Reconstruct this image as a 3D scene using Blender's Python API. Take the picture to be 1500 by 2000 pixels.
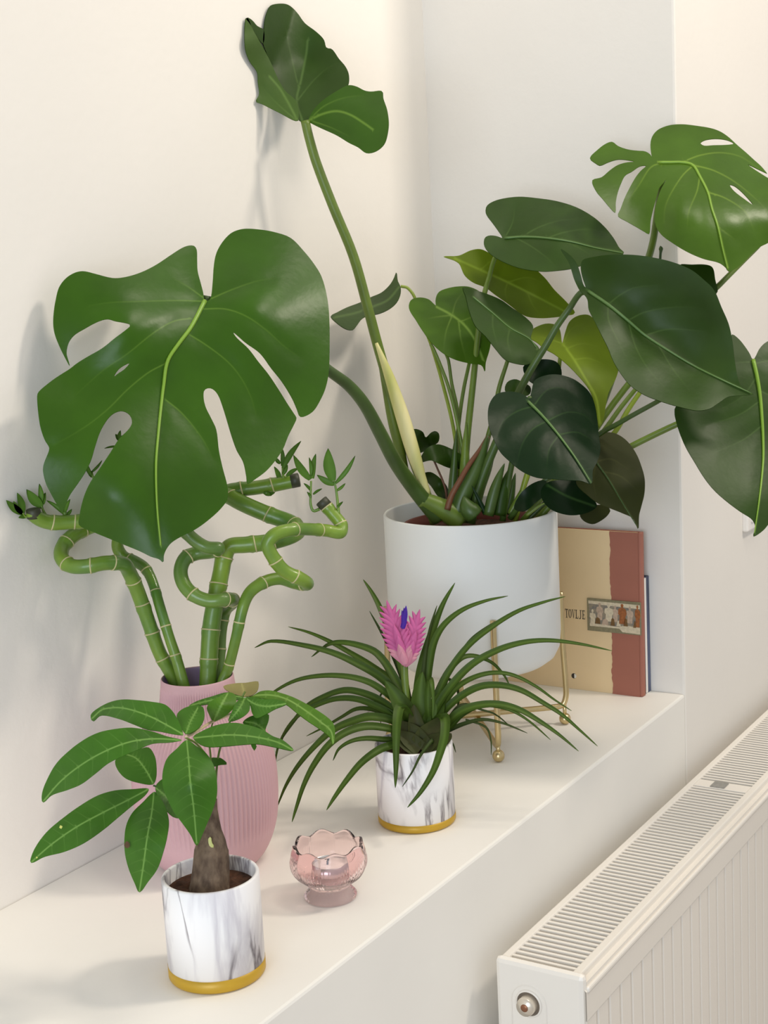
import bpy, bmesh, math, random
import numpy as np
from mathutils import Vector, Matrix
from mathutils.geometry import delaunay_2d_cdt
random.seed(7)
for o in list(bpy.data.objects): bpy.data.objects.remove(o)
S = bpy.context.scene
COL = S.collection
PI = math.pi

# ------------------------------------------------------------------ camera
F = 2889.0; CX, CY = 750.0, 1000.0          # focal length in pixels of a 1500x2000 frame
def ray(u, v): return np.array([(u-CX)/F, (v-CY)/F, 1.0])
def unit(v): v = np.asarray(v, float); return v/np.linalg.norm(v)
AX = unit(ray(2570, 395))                   # along the wall
AY = ray(-3927, 730); AY = unit(AY-AX*(AY@AX))   # into the wall
AZ = np.cross(AX, AY)                       # up
RW = np.array([AX, AY, AZ])
CAM = np.array([-2.07434533, -0.78149435, 0.69])
cd = bpy.data.cameras.new('camera'); cam = bpy.data.objects.new('camera', cd); COL.objects.link(cam)
cd.sensor_fit = 'VERTICAL'; cd.sensor_height = 36.0; cd.sensor_width = 27.0; cd.lens = 36.0*F/2000.0
cd.clip_start = 0.05
cx, cy, cz = RW@np.array([1, 0, 0.]), RW@np.array([0, -1, 0.]), RW@np.array([0, 0, -1.])
cam.matrix_world = Matrix(((cx[0], cy[0], cz[0], CAM[0]), (cx[1], cy[1], cz[1], CAM[1]), (cx[2], cy[2], cz[2], CAM[2]), (0, 0, 0, 1)))
S.camera = cam

# ------------------------------------------------------------------ light
w = bpy.data.worlds.new('world'); S.world = w; w.use_nodes = True
w.node_tree.nodes['Background'].inputs[0].default_value = (0.99, 0.985, 0.98, 1)
w.node_tree.nodes['Background'].inputs[1].default_value = 0.50
def area(name, loc, aim, size, power, col):
    l = bpy.data.lights.new(name, 'AREA'); l.shape = 'SQUARE'; l.size = size; l.energy = power; l.color = col
    o = bpy.data.objects.new(name, l); COL.objects.link(o); o.location = loc
    d = Vector(aim)-Vector(loc); o.rotation_euler = d.to_track_quat('-Z', 'Y').to_euler(); return o
area('ceiling_lamp', (-0.45, -0.62, 2.3), (-0.45, 0.2, 0.4), 0.45, 10, (1.0, 0.89, 0.74))
area('ceiling_lamp', (0.3, -1.5, 2.3), (-0.5, 0.3, 0.5), 0.32, 26, (1.0, 0.89, 0.75))
area('window_daylight', (-3.8, -0.9, 0.7), (-0.6, 0.2, 0.3), 1.4, 42, (0.76, 0.87, 1.0))
vs = S.view_settings
vs.view_transform = 'Standard'; vs.look = 'None'; vs.gamma = 1.0; vs.use_curve_mapping = False
vs.exposure = 0.08

# ------------------------------------------------------------------ pixel helpers
def wd(u, v): return RW@ray(u, v)
def px(u, v, d): return CAM+wd(u, v)*d
def onz(u, v, z=0.0):
    d = wd(u, v); return CAM+d*((z-CAM[2])/d[2])
def ony(u, v, y):
    d = wd(u, v); return CAM+d*((y-CAM[1])/d[1])
def proj(P):
    q = RW.T@(np.asarray(P, float)-CAM); return q[0]/q[2]*F+CX, q[1]/q[2]*F+CY
def dep(P): return float((RW.T@(np.asarray(P, float)-CAM))[2])
YB = 0.408                                   # depth of the niche
def guard(u, v, d, m=0.004):
    w_ = wd(u, v)
    if w_[1] > 0:
        t = (YB-m-CAM[1])/w_[1]
        if (CAM+w_*t)[0] < 0: d = min(d, t)
    if w_[2] < 0:
        t = (m-CAM[2])/w_[2]; P = CAM+w_*t
        if P[0] < 0 and P[1] > 0: d = min(d, t)
    return d
Z1 = lambda p: (p[0]/2.0, 400+p[1]/2.0)
Z2 = lambda p: (430+p[0]/3.75, p[1]/3.75)
Z3 = lambda p: (780+p[0]/2.08333, 350+p[1]/2.08333)
Z4 = lambda p: (p[0]/2.08333, 800+p[1]/2.08333)
Z5 = lambda p: (480+p[0]/2.027, 1080+p[1]/2.027)
Z6 = lambda p: (p[0]/2.08333, 1280+p[1]/2.08333)
ZC = lambda p: (1100+p[0]/3.75, 200+p[1]/3.75)
ZM = lambda p: (380+p[0]/5.0, 1300+p[1]/5.0)
ZS = lambda p: (620+p[0]/3.125, 500+p[1]/3.125)
ZP = lambda p: (740+p[0]/3.75, 820+p[1]/3.75)
def conv(T, pts): return [T(p) for p in pts]

# ------------------------------------------------------------------ materials
def srgb(r, g, b):
    f = lambda c: ((c/255.0)/12.92 if c/255.0 <= 0.04045 else ((c/255.0+0.055)/1.055)**2.4)
    return (f(r), f(g), f(b), 1)
def mat(name, col, rough=0.5, metal=0.0, noise=0.0, nscale=20.0, bump=0.0, bscale=60.0, spec=0.5, coat=0.0, trans=0.0, col2=None, stretch=None, emis=None):
    m = bpy.data.materials.new(name); m.use_nodes = True; nt = m.node_tree; N = nt.nodes; L = nt.links
    b = N['Principled BSDF']; b.inputs['Base Color'].default_value = col; b.inputs['Roughness'].default_value = rough
    b.inputs['Metallic'].default_value = metal; b.inputs['Specular IOR Level'].default_value = spec
    b.inputs['Coat Weight'].default_value = coat; b.inputs['Transmission Weight'].default_value = trans
    tc = N.new('ShaderNodeTexCoord'); vec = tc.outputs['Object']
    if stretch:
        mp = N.new('ShaderNodeMapping'); mp.inputs['Scale'].default_value = stretch; L.new(vec, mp.inputs[0]); vec = mp.outputs[0]
    if noise > 0 or col2:
        n = N.new('ShaderNodeTexNoise'); n.inputs['Scale'].default_value = nscale; n.inputs['Detail'].default_value = 5; L.new(vec, n.inputs['Vector'])
        r = N.new('ShaderNodeValToRGB'); L.new(n.outputs['Fac'], r.inputs[0])
        c2 = col2 or tuple(list(np.clip(np.array(col[:3])*(1-noise), 0, 1))+[1])
        r.color_ramp.elements[0].position = 0.35; r.color_ramp.elements[1].position = 0.65
        r.color_ramp.elements[0].color = c2; r.color_ramp.elements[1].color = col
        L.new(r.outputs[0], b.inputs['Base Color'])
    if bump > 0:
        n2 = N.new('ShaderNodeTexNoise'); n2.inputs['Scale'].default_value = bscale; n2.inputs['Detail'].default_value = 4; L.new(vec, n2.inputs['Vector'])
        bp = N.new('ShaderNodeBump'); bp.inputs['Strength'].default_value = bump; bp.inputs['Distance'].default_value = 0.002
        L.new(n2.outputs['Fac'], bp.inputs['Height']); L.new(bp.outputs[0], b.inputs['Normal'])
    return m
def leafmat(name, base, vein, rough=0.42, dark=0.72, trl=0.1, coat=0.0, nscale=14.0, spec=0.2):
    m = bpy.data.materials.new(name); m.use_nodes = True; nt = m.node_tree; N = nt.nodes; L = nt.links
    b = N['Principled BSDF']; out = N['Material Output']
    tc = N.new('ShaderNodeTexCoord')
    n = N.new('ShaderNodeTexNoise'); n.inputs['Scale'].default_value = nscale; n.inputs['Detail'].default_value = 4; L.new(tc.outputs['Object'], n.inputs['Vector'])
    r = N.new('ShaderNodeValToRGB'); L.new(n.outputs['Fac'], r.inputs[0])
    r.color_ramp.elements[0].position = 0.3; r.color_ramp.elements[1].position = 0.7
    r.color_ramp.elements[0].color = tuple([c*dark for c in base[:3]]+[1]); r.color_ramp.elements[1].color = base
    a = N.new('ShaderNodeAttribute'); a.attribute_name = 'vein'
    mx = N.new('ShaderNodeMix'); mx.data_type = 'RGBA'; L.new(a.outputs['Fac'], mx.inputs[0]); L.new(r.outputs[0], mx.inputs[6]); mx.inputs[7].default_value = vein
    L.new(mx.outputs[2], b.inputs['Base Color'])
    b.inputs['Roughness'].default_value = rough; b.inputs['Specular IOR Level'].default_value = spec; b.inputs['Coat Weight'].default_value = coat; b.inputs['Coat Roughness'].default_value = 0.25
    n2 = N.new('ShaderNodeTexNoise'); n2.inputs['Scale'].default_value = 90; L.new(tc.outputs['Object'], n2.inputs['Vector'])
    bp = N.new('ShaderNodeBump'); bp.inputs['Strength'].default_value = 0.12; bp.inputs['Distance'].default_value = 0.002
    L.new(n2.outputs['Fac'], bp.inputs['Height']); L.new(bp.outputs[0], b.inputs['Normal'])
    t = N.new('ShaderNodeBsdfTranslucent'); t.inputs[0].default_value = tuple([min(1, c*1.8) for c in base[:3]]+[1])
    ms = N.new('ShaderNodeMixShader'); ms.inputs[0].default_value = trl
    L.new(b.outputs[0], ms.inputs[1]); L.new(t.outputs[0], ms.inputs[2]); L.new(ms.outputs[0], out.inputs[0])
    return m
M = {}
M['wall'] = mat('wall_plaster', srgb(238, 234, 227), 0.75, noise=0.03, nscale=3, bump=0.18, bscale=90, spec=0.25)
M['ledge'] = mat('ledge_paint', srgb(243, 240, 233), 0.55, noise=0.03, nscale=5, bump=0.12, bscale=60, spec=0.35)
M['floor'] = mat('floor_boards', srgb(196, 188, 180), 0.5, noise=0.2, nscale=8)
M['white_pot'] = mat('white_enamel', srgb(234, 235, 231), 0.5, noise=0.02, nscale=4)
M['gold'] = mat('brushed_gold', srgb(214, 194, 146), 0.3, 1.0, noise=0.08, nscale=30)
M['band'] = mat('gold_paint', srgb(196, 156, 40), 0.42, 0.15, noise=0.1, nscale=20)
M['soil'] = mat('potting_soil', srgb(92, 58, 38), 0.95, noise=0.6, nscale=120, bump=1.0, bscale=200)
M['nursery'] = mat('terracotta_plastic', srgb(120, 55, 40), 0.6, noise=0.1)
M['pink'] = mat('pink_ceramic', srgb(210, 170, 176), 0.6, noise=0.05, nscale=8, bump=0.05)
M['lilac'] = mat('vase_inside', srgb(176, 150, 190), 0.5)
M['trunk'] = mat('money_tree_bark', srgb(126, 106, 86), 0.85, col2=srgb(84, 66, 52), nscale=140, bump=0.8, bscale=240, stretch=(1, 1, 0.5))
M['cream'] = mat('cream_sheath', srgb(230, 222, 164), 0.55, col2=srgb(186, 190, 100), nscale=22, stretch=(1, 1, 0.25))
M['ring'] = mat('node_scar', srgb(204, 196, 146), 0.7, noise=0.3, nscale=60)
M['cut'] = mat('sealed_cut_end', srgb(60, 62, 44), 0.5, noise=0.2)
M['stem'] = mat('petiole_green', srgb(104, 128, 44), 0.4, noise=0.25, nscale=25)
M['stem_dark'] = mat('dark_petiole', srgb(66, 92, 34), 0.4, noise=0.25, nscale=25)
M['stem_lime'] = mat('lime_petiole', srgb(140, 160, 50), 0.4, noise=0.2, nscale=25)
M['stem_red'] = mat('reddish_sheath', srgb(112, 70, 44), 0.5, noise=0.25, nscale=25)
M['hub'] = mat('pale_leaf_hub', srgb(206, 186, 150), 0.5)
M['midrib'] = mat('midrib_green', srgb(122, 160, 50), 0.4)
M['midrib_d'] = mat('dark_midrib', srgb(88, 120, 62), 0.4)
M['midrib_s'] = mat('shaded_midrib', srgb(64, 92, 46), 0.4)
V1 = srgb(104, 140, 48)
M['leaf'] = leafmat('monstera_leaf', srgb(54, 94, 6), V1, 0.34, spec=0.27)
M['leaf_dark'] = leafmat('monstera_leaf_dark', srgb(46, 74, 14), srgb(76, 104, 46), 0.44, spec=0.26)
M['leaf_deep'] = leafmat('monstera_leaf_deep', srgb(24, 48, 22), srgb(62, 92, 46), 0.34, spec=0.16)
M['leaf_under'] = leafmat('monstera_leaf_underside', srgb(74, 100, 44), srgb(96, 124, 60), 0.5)
M['leaf_olive'] = leafmat('monstera_leaf_olive', srgb(60, 65, 29), srgb(88, 92, 48), 0.5)
M['leaf_light'] = leafmat('monstera_leaf_young', srgb(79, 117, 22), srgb(136, 170, 72), 0.42, trl=0.2)
M['leaf_lime'] = leafmat('monstera_leaf_lime', srgb(116, 138, 24), srgb(142, 166, 50), 0.46, trl=0.3)
M['leaf_fresh'] = leafmat('monstera_leaf_fresh', srgb(70, 104, 18), srgb(130, 160, 58), 0.34, spec=0.27)
M['money'] = leafmat('money_tree_leaf', srgb(66, 114, 30), srgb(122, 164, 80), 0.42, nscale=30)
M['money_l'] = leafmat('money_tree_leaf_young', srgb(86, 131, 35), srgb(140, 178, 90), 0.42, trl=0.2, nscale=30)
M['money_b'] = leafmat('money_tree_leaf_bronze', srgb(148, 140, 88), srgb(170, 164, 104), 0.5, nscale=30)
M['spot'] = mat('brown_leaf_spot', srgb(92, 66, 36), 0.8, noise=0.3, nscale=200)
M['spot_y'] = mat('yellow_leaf_spot', srgb(206, 206, 110), 0.8)
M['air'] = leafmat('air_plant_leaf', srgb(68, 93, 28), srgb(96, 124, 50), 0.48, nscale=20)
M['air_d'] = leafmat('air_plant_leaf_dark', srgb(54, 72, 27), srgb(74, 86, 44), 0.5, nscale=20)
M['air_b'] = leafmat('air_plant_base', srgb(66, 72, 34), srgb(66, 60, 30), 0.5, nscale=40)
M['bract'] = leafmat('pink_bract', srgb(220, 116, 172), srgb(170, 78, 132), 0.5, trl=0.2, dark=0.85, nscale=120)
M['bract_p'] = leafmat('pale_bract', srgb(226, 160, 176), srgb(200, 120, 150), 0.5, trl=0.2, dark=0.85, nscale=120)
M['violet'] = mat('violet_petal', srgb(70, 24, 160), 0.5, noise=0.2, nscale=80)
M['bamboo'] = mat('bamboo_green', srgb(122, 150, 44), 0.4, col2=srgb(80, 120, 40), nscale=16, coat=0.2)
M['bamboo_d'] = mat('bamboo_dark_green', srgb(104, 136, 52), 0.36, col2=srgb(76, 110, 46), nscale=16, coat=0.2)
M['sprout'] = leafmat('bamboo_sprout_leaf', srgb(84, 124, 40), srgb(104, 144, 54), 0.42, nscale=40)
M['rad'] = mat('radiator_enamel', srgb(238, 232, 222), 0.35, noise=0.02, nscale=3)
M['rad_in'] = mat('radiator_inner_shade_grey', srgb(150, 152, 152), 0.6)  # grey instead of white enamel: shade between the slats put into the colour
M['brass'] = mat('plug_nickel', srgb(226, 216, 200), 0.3, 0.6)
M['copper'] = mat('copper_screw', srgb(150, 105, 80), 0.4, 0.8)
M['clip'] = mat('grey_badge', srgb(160, 158, 152), 0.4, 0.3, noise=0.2, nscale=200)
M['tan'] = mat('tan_cover', srgb(228, 202, 158), 0.6, noise=0.06, nscale=8)
M['brown'] = mat('brown_cover', srgb(162, 100, 82), 0.55, noise=0.1, nscale=10)
M['pages'] = mat('paper_pages', srgb(236, 232, 222), 0.8, noise=0.1, nscale=300)
M['navy'] = mat('navy_cover', srgb(48, 56, 84), 0.5, noise=0.15, nscale=40)
M['ink'] = mat('black_ink', srgb(44, 36, 30), 0.6)
M['white'] = mat('white_plastic', srgb(240, 236, 230), 0.4)
M['frz_bg'] = mat('print_slate', srgb(110, 108, 106), 0.6, col2=srgb(146, 134, 112), nscale=150)
M['frz_cream'] = mat('print_cream', srgb(214, 200, 172), 0.6, noise=0.2, nscale=250)
M['frz_skin'] = mat('print_skin', srgb(192, 168, 146), 0.6, noise=0.25, nscale=250)
M['frz_rust'] = mat('print_rust', srgb(164, 96, 44), 0.6, noise=0.4, nscale=250)
M['frz_brown'] = mat('print_brown', srgb(116, 84, 40), 0.6, noise=0.3, nscale=250)
M['frz_edge'] = mat('print_border', srgb(134, 126, 96), 0.6, noise=0.2, nscale=250)
M['wax'] = mat('candle_wax', srgb(240, 238, 234), 0.5)
M['alu'] = mat('tealight_cup', srgb(214, 214, 214), 0.3, 0.8)
def marble(name, s):
    m = bpy.data.materials.new(name); m.use_nodes = True; nt = m.node_tree; N = nt.nodes; L = nt.links
    b = N['Principled BSDF']; b.inputs['Roughness'].default_value = 0.6; b.inputs['Specular IOR Level'].default_value = 0.2
    tc = N.new('ShaderNodeTexCoord'); mp = N.new('ShaderNodeMapping'); L.new(tc.outputs['Object'], mp.inputs[0])
    mp.inputs['Location'].default_value = s; mp.inputs['Rotation'].default_value = (0.12, 0.2, 0.5); mp.inputs['Scale'].default_value = (1, 1, 0.2)
    def vein(scale, dist, p0, p1, c):
        n = N.new('ShaderNodeTexNoise'); n.inputs['Scale'].default_value = scale; n.inputs['Detail'].default_value = 6; n.inputs['Distortion'].default_value = dist
        L.new(mp.outputs[0], n.inputs['Vector'])
        sb = N.new('ShaderNodeMath'); sb.operation = 'SUBTRACT'; L.new(n.outputs['Fac'], sb.inputs[0]); sb.inputs[1].default_value = 0.50
        ab = N.new('ShaderNodeMath'); ab.operation = 'ABSOLUTE'; L.new(sb.outputs[0], ab.inputs[0])
        r = N.new('ShaderNodeValToRGB'); L.new(ab.outputs[0], r.inputs[0])
        r.color_ramp.elements[0].position = p0; r.color_ramp.elements[1].position = p1
        r.color_ramp.elements[0].color = c; r.color_ramp.elements[1].color = (1, 1, 1, 1); return r.outputs[0]
    v1 = vein(15, 2.2, 0.0, 0.05, srgb(148, 142, 146)); v2 = vein(13, 0.8, 0.0, 0.055, srgb(222, 220, 225))
    n3 = N.new('ShaderNodeTexNoise'); n3.inputs['Scale'].default_value = 10; n3.inputs['Detail'].default_value = 2; L.new(tc.outputs['Object'], n3.inputs['Vector'])
    r3 = N.new('ShaderNodeValToRGB'); L.new(n3.outputs['Fac'], r3.inputs[0]); r3.color_ramp.elements[0].position = 0.40; r3.color_ramp.elements[1].position = 0.54
    mk = N.new('ShaderNodeMix'); mk.data_type = 'RGBA'; L.new(r3.outputs[0], mk.inputs[0]); mk.inputs[6].default_value = (1, 1, 1, 1); L.new(v1, mk.inputs[7])
    m1 = N.new('ShaderNodeMix'); m1.data_type = 'RGBA'; m1.blend_type = 'MULTIPLY'; m1.inputs[0].default_value = 1; L.new(mk.outputs[2], m1.inputs[6]); L.new(v2, m1.inputs[7])
    m2 = N.new('ShaderNodeMix'); m2.data_type = 'RGBA'; m2.blend_type = 'MULTIPLY'; m2.inputs[0].default_value = 1; m2.inputs[7].default_value = srgb(250, 248, 248); L.new(m1.outputs[2], m2.inputs[6])
    L.new(m2.outputs[2], b.inputs['Base Color']); return m
M['marble_a'] = marble('marble_print', (0.3, 0.1, 0.0)); M['marble_b'] = marble('marble_print_smoky', (1.7, 0.6, 0.4))
def glass():
    m = bpy.data.materials.new('pink_pressed_glass'); m.use_nodes = True; b = m.node_tree.nodes['Principled BSDF']
    b.inputs['Base Color'].default_value = srgb(255, 234, 235); b.inputs['Roughness'].default_value = 0.05
    b.inputs['Transmission Weight'].default_value = 1.0; b.inputs['IOR'].default_value = 1.28; return m
M['glass'] = glass()

# ------------------------------------------------------------------ object helpers
ROOT = {}
def tag(o, label=None, cat=None, group=None, kind=None):
    if label: o['label'] = label
    if cat: o['category'] = cat
    if group: o['group'] = group
    if kind: o['kind'] = kind
    return o
def thing(name, loc, label, cat, group=None):
    o = bpy.data.objects.new(name, None); o.empty_display_size = 0.02; COL.objects.link(o); o.location = loc
    ROOT[o.name] = np.array(loc, float); return tag(o, label, cat, group)
def rootloc(p):
    while p.parent: p = p.parent
    return ROOT.get(p.name, np.zeros(3))
def make(name, verts, faces, m, parent=None, smooth=True, vein=None, solid=0.0, label=None, origin=None):
    """verts are world positions"""
    me = bpy.data.meshes.new(name)
    off = rootloc(parent) if parent else (np.array(origin, float) if origin is not None else np.zeros(3))
    V = np.asarray(verts, float)-off
    me.from_pydata([tuple(v) for v in V], [], [tuple(int(i) for i in f) for f in faces])
    ms = m if isinstance(m, (list, tuple)) else [m]
    for k in ms: me.materials.append(k)
    if vein is not None:
        at = me.attributes.new('vein', 'FLOAT', 'POINT'); at.data.foreach_set('value', np.asarray(vein, np.float32))
    me.polygons.foreach_set('use_smooth', [smooth]*len(me.polygons)); me.update()
    o = bpy.data.objects.new(name, me); COL.objects.link(o)
    if parent: o.parent = parent
    else:
        o.location = off; ROOT[o.name] = off
    if solid:
        s = o.modifiers.new('thickness', 'SOLIDIFY'); s.thickness = solid; s.offset = 0; s.use_rim = False
    if label: o['label'] = label
    return o
class MB:
    def __init__(s): s.v = []; s.f = []
    def add(s, v, f):
        n = len(s.v); s.v += [np.asarray(p, float) for p in v]; s.f += [tuple(i+n for i in q) for q in f]; return s
    def box(s, a, b):
        x0, y0, z0 = a; x1, y1, z1 = b
        return s.add([(x0, y0, z0), (x1, y0, z0), (x1, y1, z0), (x0, y1, z0), (x0, y0, z1), (x1, y0, z1), (x1, y1, z1), (x0, y1, z1)],
                     [(0, 3, 2, 1), (4, 5, 6, 7), (0, 1, 5, 4), (1, 2, 6, 5), (2, 3, 7, 6), (3, 0, 4, 7)])
    def build(s, name, m, parent=None, smooth=False, **k): return make(name, s.v, s.f, m, parent, smooth, **k)
def bevel(o, w, seg=2):
    b = o.modifiers.new('bevel', 'BEVEL'); b.width = w; b.segments = seg; b.limit_method = 'ANGLE'; return o
def sbox(name, a, b, m, parent=None, bev=0.0, **k):
    o = MB().box(a, b).build(name, m, parent, **k)
    if bev: bevel(o, bev)
    return o
def crom(pts, n=8, closed=False):
    """centripetal-ish Catmull-Rom through pts (any dimension)"""
    P = [np.asarray(p, float) for p in pts]; out = []; N = len(P)
    rng = range(N) if closed else range(N-1)
    for i in rng:
        if closed: a, b, c, d = P[(i-1) % N], P[i], P[(i+1) % N], P[(i+2) % N]
        else: a, b, c, d = P[max(i-1, 0)], P[i], P[i+1], P[min(i+2, N-1)]
        la, lb, lc = [max(np.linalg.norm(q-p), 1e-9) for p, q in ((a, b), (b, c), (c, d))]
        t1 = (c-a)*lb/(la+lb) if not (not closed and i == 0) else (c-b)
        t2 = (d-b)*lb/(lb+lc) if not (not closed and i == N-2) else (c-b)
        for k in range(n):
            t = k/n; t_2 = t*t; t_3 = t_2*t
            out.append((2*t_3-3*t_2+1)*b+(t_3-2*t_2+t)*t1+(-2*t_3+3*t_2)*c+(t_3-t_2)*t2)
    if not closed: out.append(P[-1])
    return out
def tube(pts, radii, seg=12, caps=True):
    P = [np.asarray(p, float) for p in pts]; n = len(P); V = []; Fc = []
    T = [unit(P[min(i+1, n-1)]-P[max(i-1, 0)]) for i in range(n)]
    u = np.array([0, 0, 1.]) if abs(T[0][2]) < 0.9 else np.array([1., 0, 0]); u = unit(u-T[0]*(u@T[0]))
    for i in range(n):
        u = unit(u-T[i]*(u@T[i])); w_ = np.cross(T[i], u); r = radii[i]
        for k in range(seg):
            a = 2*PI*k/seg; V.append(P[i]+r*(math.cos(a)*u+math.sin(a)*w_))
    for i in range(n-1):
        for k in range(seg):
            k2 = (k+1) % seg; Fc.append((i*seg+k, i*seg+k2, (i+1)*seg+k2, (i+1)*seg+k))
    if caps:
        V.append(P[0]); V.append(P[-1]); a, b = len(V)-2, len(V)-1
        for k in range(seg):
            k2 = (k+1) % seg; Fc.append((a, k2, k)); Fc.append((b, (n-1)*seg+k, (n-1)*seg+k2))
    return V, Fc
def lathe(c, prof, seg=64, mod=None):
    """prof: (r, z) rings; mod(theta, i, r, z) -> (r, z)"""
    V = []; Fc = []; n = len(prof)
    for i, (r, z) in enumerate(prof):
        for k in range(seg):
            a = 2*PI*k/seg; rr, zz = (r, z) if mod is None else mod(a, i, r, z)
            V.append((c[0]+rr*math.cos(a), c[1]+rr*math.sin(a), c[2]+zz))
    for i in range(n-1):
        for k in range(seg):
            k2 = (k+1) % seg; Fc.append((i*seg+k, i*seg+k2, (i+1)*seg+k2, (i+1)*seg+k))
    return V, Fc
def disc_cap(V, Fc, ring, seg, center, flip=False):
    V.append(center); b = len(V)-1
    for k in range(seg):
        k2 = (k+1) % seg; q = (b, ring*seg+k, ring*seg+k2); Fc.append(q if not flip else q[::-1])
def inpolyv(Q, poly):
    x, y = Q[:, 0], Q[:, 1]; r = np.zeros(len(Q), bool); n = len(poly); j = n-1
    for i in range(n):
        xi, yi = poly[i]; xj, yj = poly[j]
        if yi != yj:
            c = ((yi > y) != (yj > y)) & (x < (xj-xi)*(y-yi)/(yj-yi)+xi); r ^= c
        j = i
    return r
def resample(pts, step):
    P = [np.asarray(p, float) for p in pts]; out = [P[0]]; acc = 0.0
    for a, b in zip(P[:-1], P[1:]):
        L_ = np.linalg.norm(b-a)
        if L_ < 1e-9: continue
        t = step-acc
        while t <= L_: out.append(a+(b-a)*t/L_); t += step
        acc = (acc+L_) % step
    if np.linalg.norm(out[-1]-P[-1]) > step*0.3: out.append(P[-1])
    return out
def tps(ctrl):
    c = np.array(ctrl, float); P = c[:, :2]/100.0; n = len(P)
    def U(r2): return np.where(r2 > 1e-12, r2*np.log(np.maximum(r2, 1e-12))*0.5, 0)
    K = U(((P[:, None]-P[None])**2).sum(-1))+np.eye(n)*1e-4
    A = np.zeros((n+3, n+3)); A[:n, :n] = K; A[:n, n] = 1; A[:n, n+1:] = P; A[n, :n] = 1; A[n+1:, :n] = P.T
    s = np.linalg.lstsq(A, np.concatenate([c[:, 2], np.zeros(3)]), rcond=None)[0]
    def f(Q):
        Q = np.asarray(Q, float)/100.0; r2 = ((Q[:, None]-P[None])**2).sum(-1)
        return U(r2)@s[:n]+s[n]+Q@s[n+1:]
    return f
def segdist(Q, line):
    Q = np.asarray(Q, float); L_ = np.asarray(line, float); best = np.full(len(Q), 1e9)
    for a, b in zip(L_[:-1], L_[1:]):
        ab = b-a; t = np.clip(((Q-a)@ab)/max(ab@ab, 1e-9), 0, 1); best = np.minimum(best, np.linalg.norm(Q-(a+t[:, None]*ab), axis=1))
    return best
def sheet(outline, ctrl, mid=None, lat=(), holes=(), step=9.0, fold=0.0, vw=2.4, quilt=0.0014, smooth=4, latv=0.6):
    """a curved sheet whose outline was read off the photo; returns verts, faces, vein values, depth function"""
    ol = resample(crom(outline, smooth, closed=True)+[np.asarray(outline[0], float)], 5.0)
    if np.linalg.norm(ol[0]-ol[-1]) < 2: ol = ol[:-1]
    hs = [resample(crom(h, 4, closed=True)+[np.asarray(h[0], float)], 4.0) for h in holes]
    vl = []
    if mid: vl.append((crom(mid, 5), 1.5))
    for l in lat: vl.append((crom(l, 5), 1.0))
    pts = [tuple(p) for p in ol]; edges = [(i, (i+1) % len(ol)) for i in range(len(ol))]
    for h in hs:
        n0 = len(pts); pts += [tuple(p) for p in h]; edges += [(n0+i, n0+(i+1) % len(h)) for i in range(len(h))]
    olp = np.array(ol); hp = [np.array(h) for h in hs]
    def okv(Q_):
        Q_ = np.asarray(Q_, float).reshape(-1, 2)
        r = inpolyv(Q_, olp)
        for h in hp: r &= ~inpolyv(Q_, h)
        return r
    vpts = []
    for line, wt in vl:
        L_ = resample(line, 6.0)
        for i in range(len(L_)):
            t = L_[min(i+1, len(L_)-1)]-L_[max(i-1, 0)]; nn = np.array([-t[1], t[0]])/max(np.linalg.norm(t), 1e-9)
            for o_ in (0, -vw*wt, vw*wt): vpts.append(L_[i]+nn*o_)
    va = np.array(vpts) if vpts else np.zeros((0, 2))
    if len(va): va = va[okv(va)]
    vpts = list(va)
    mn, mx_ = olp.min(0), olp.max(0); gr = []
    y = mn[1]; row = 0
    while y < mx_[1]:
        x = mn[0]+(step/2 if row % 2 else 0)
        while x < mx_[0]: gr.append((x+random.uniform(-.5, .5), y+random.uniform(-.5, .5))); x += step
        y += step*0.87; row += 1
    gr = np.array(gr); gr = gr[okv(gr)]
    if len(gr):
        keep = np.ones(len(gr), bool)
        for arr, lim in ((olp, 5), (va, 4)):
            if len(arr): keep &= np.abs(gr[:, None, :]-arr[None]).sum(-1).min(1) > lim
        gr = gr[keep]
    inner = list(gr)
    allp = pts+[tuple(q) for q in vpts]+[tuple(q) for q in inner]
    v2, e2, f2 = delaunay_2d_cdt([Vector(p) for p in allp], edges, [], 0, 0.05)[:3]
    Q = np.array([tuple(p) for p in v2])
    cen = np.array([Q[list(f)].mean(0) for f in f2]); msk = okv(cen)
    def ar(f):
        a, b, c = Q[f[0]], Q[f[1]], Q[f[2]]; return (b[0]-a[0])*(c[1]-a[1])-(b[1]-a[1])*(c[0]-a[0])
    faces = [tuple(f) if ar(f) < 0 else tuple(f)[::-1] for f, k_ in zip(f2, msk) if k_ and abs(ar(f)) > 0.7]
    used = sorted({i for f in faces for i in f}); mp = {i: k for k, i in enumerate(used)}
    Q = Q[used]; faces = [tuple(mp[i] for i in f) for f in faces]
    g = tps(ctrl); vein = np.zeros(len(Q)); bulge = np.zeros(len(Q))
    for line, wt in vl:
        ds = segdist(Q, line); far = np.linalg.norm(Q-np.asarray(line[0]), axis=1)/max(np.linalg.norm(np.asarray(line[-1])-np.asarray(line[0])), 1)
        vein = np.maximum(vein, np.clip(1-ds/(vw*wt), 0, 1)*(1.0 if wt > 1 else latv*np.clip(1.05-far, 0.1, 1)))
        bulge = np.maximum(bulge, np.exp(-(ds/14.0)**2))
    def depth(Q_):
        Q_ = np.asarray(Q_, float); d = g(Q_)
        if mid and fold: d = d-fold*(np.sqrt(segdist(Q_, crom(mid, 5))**2+64)-8)
        return d
    d = depth(Q)+quilt*bulge
    V = [px(u, v, guard(u, v, dd)) for (u, v), dd in zip(Q, d)]
    out = faces
    return V, out, vein, depth
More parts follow.
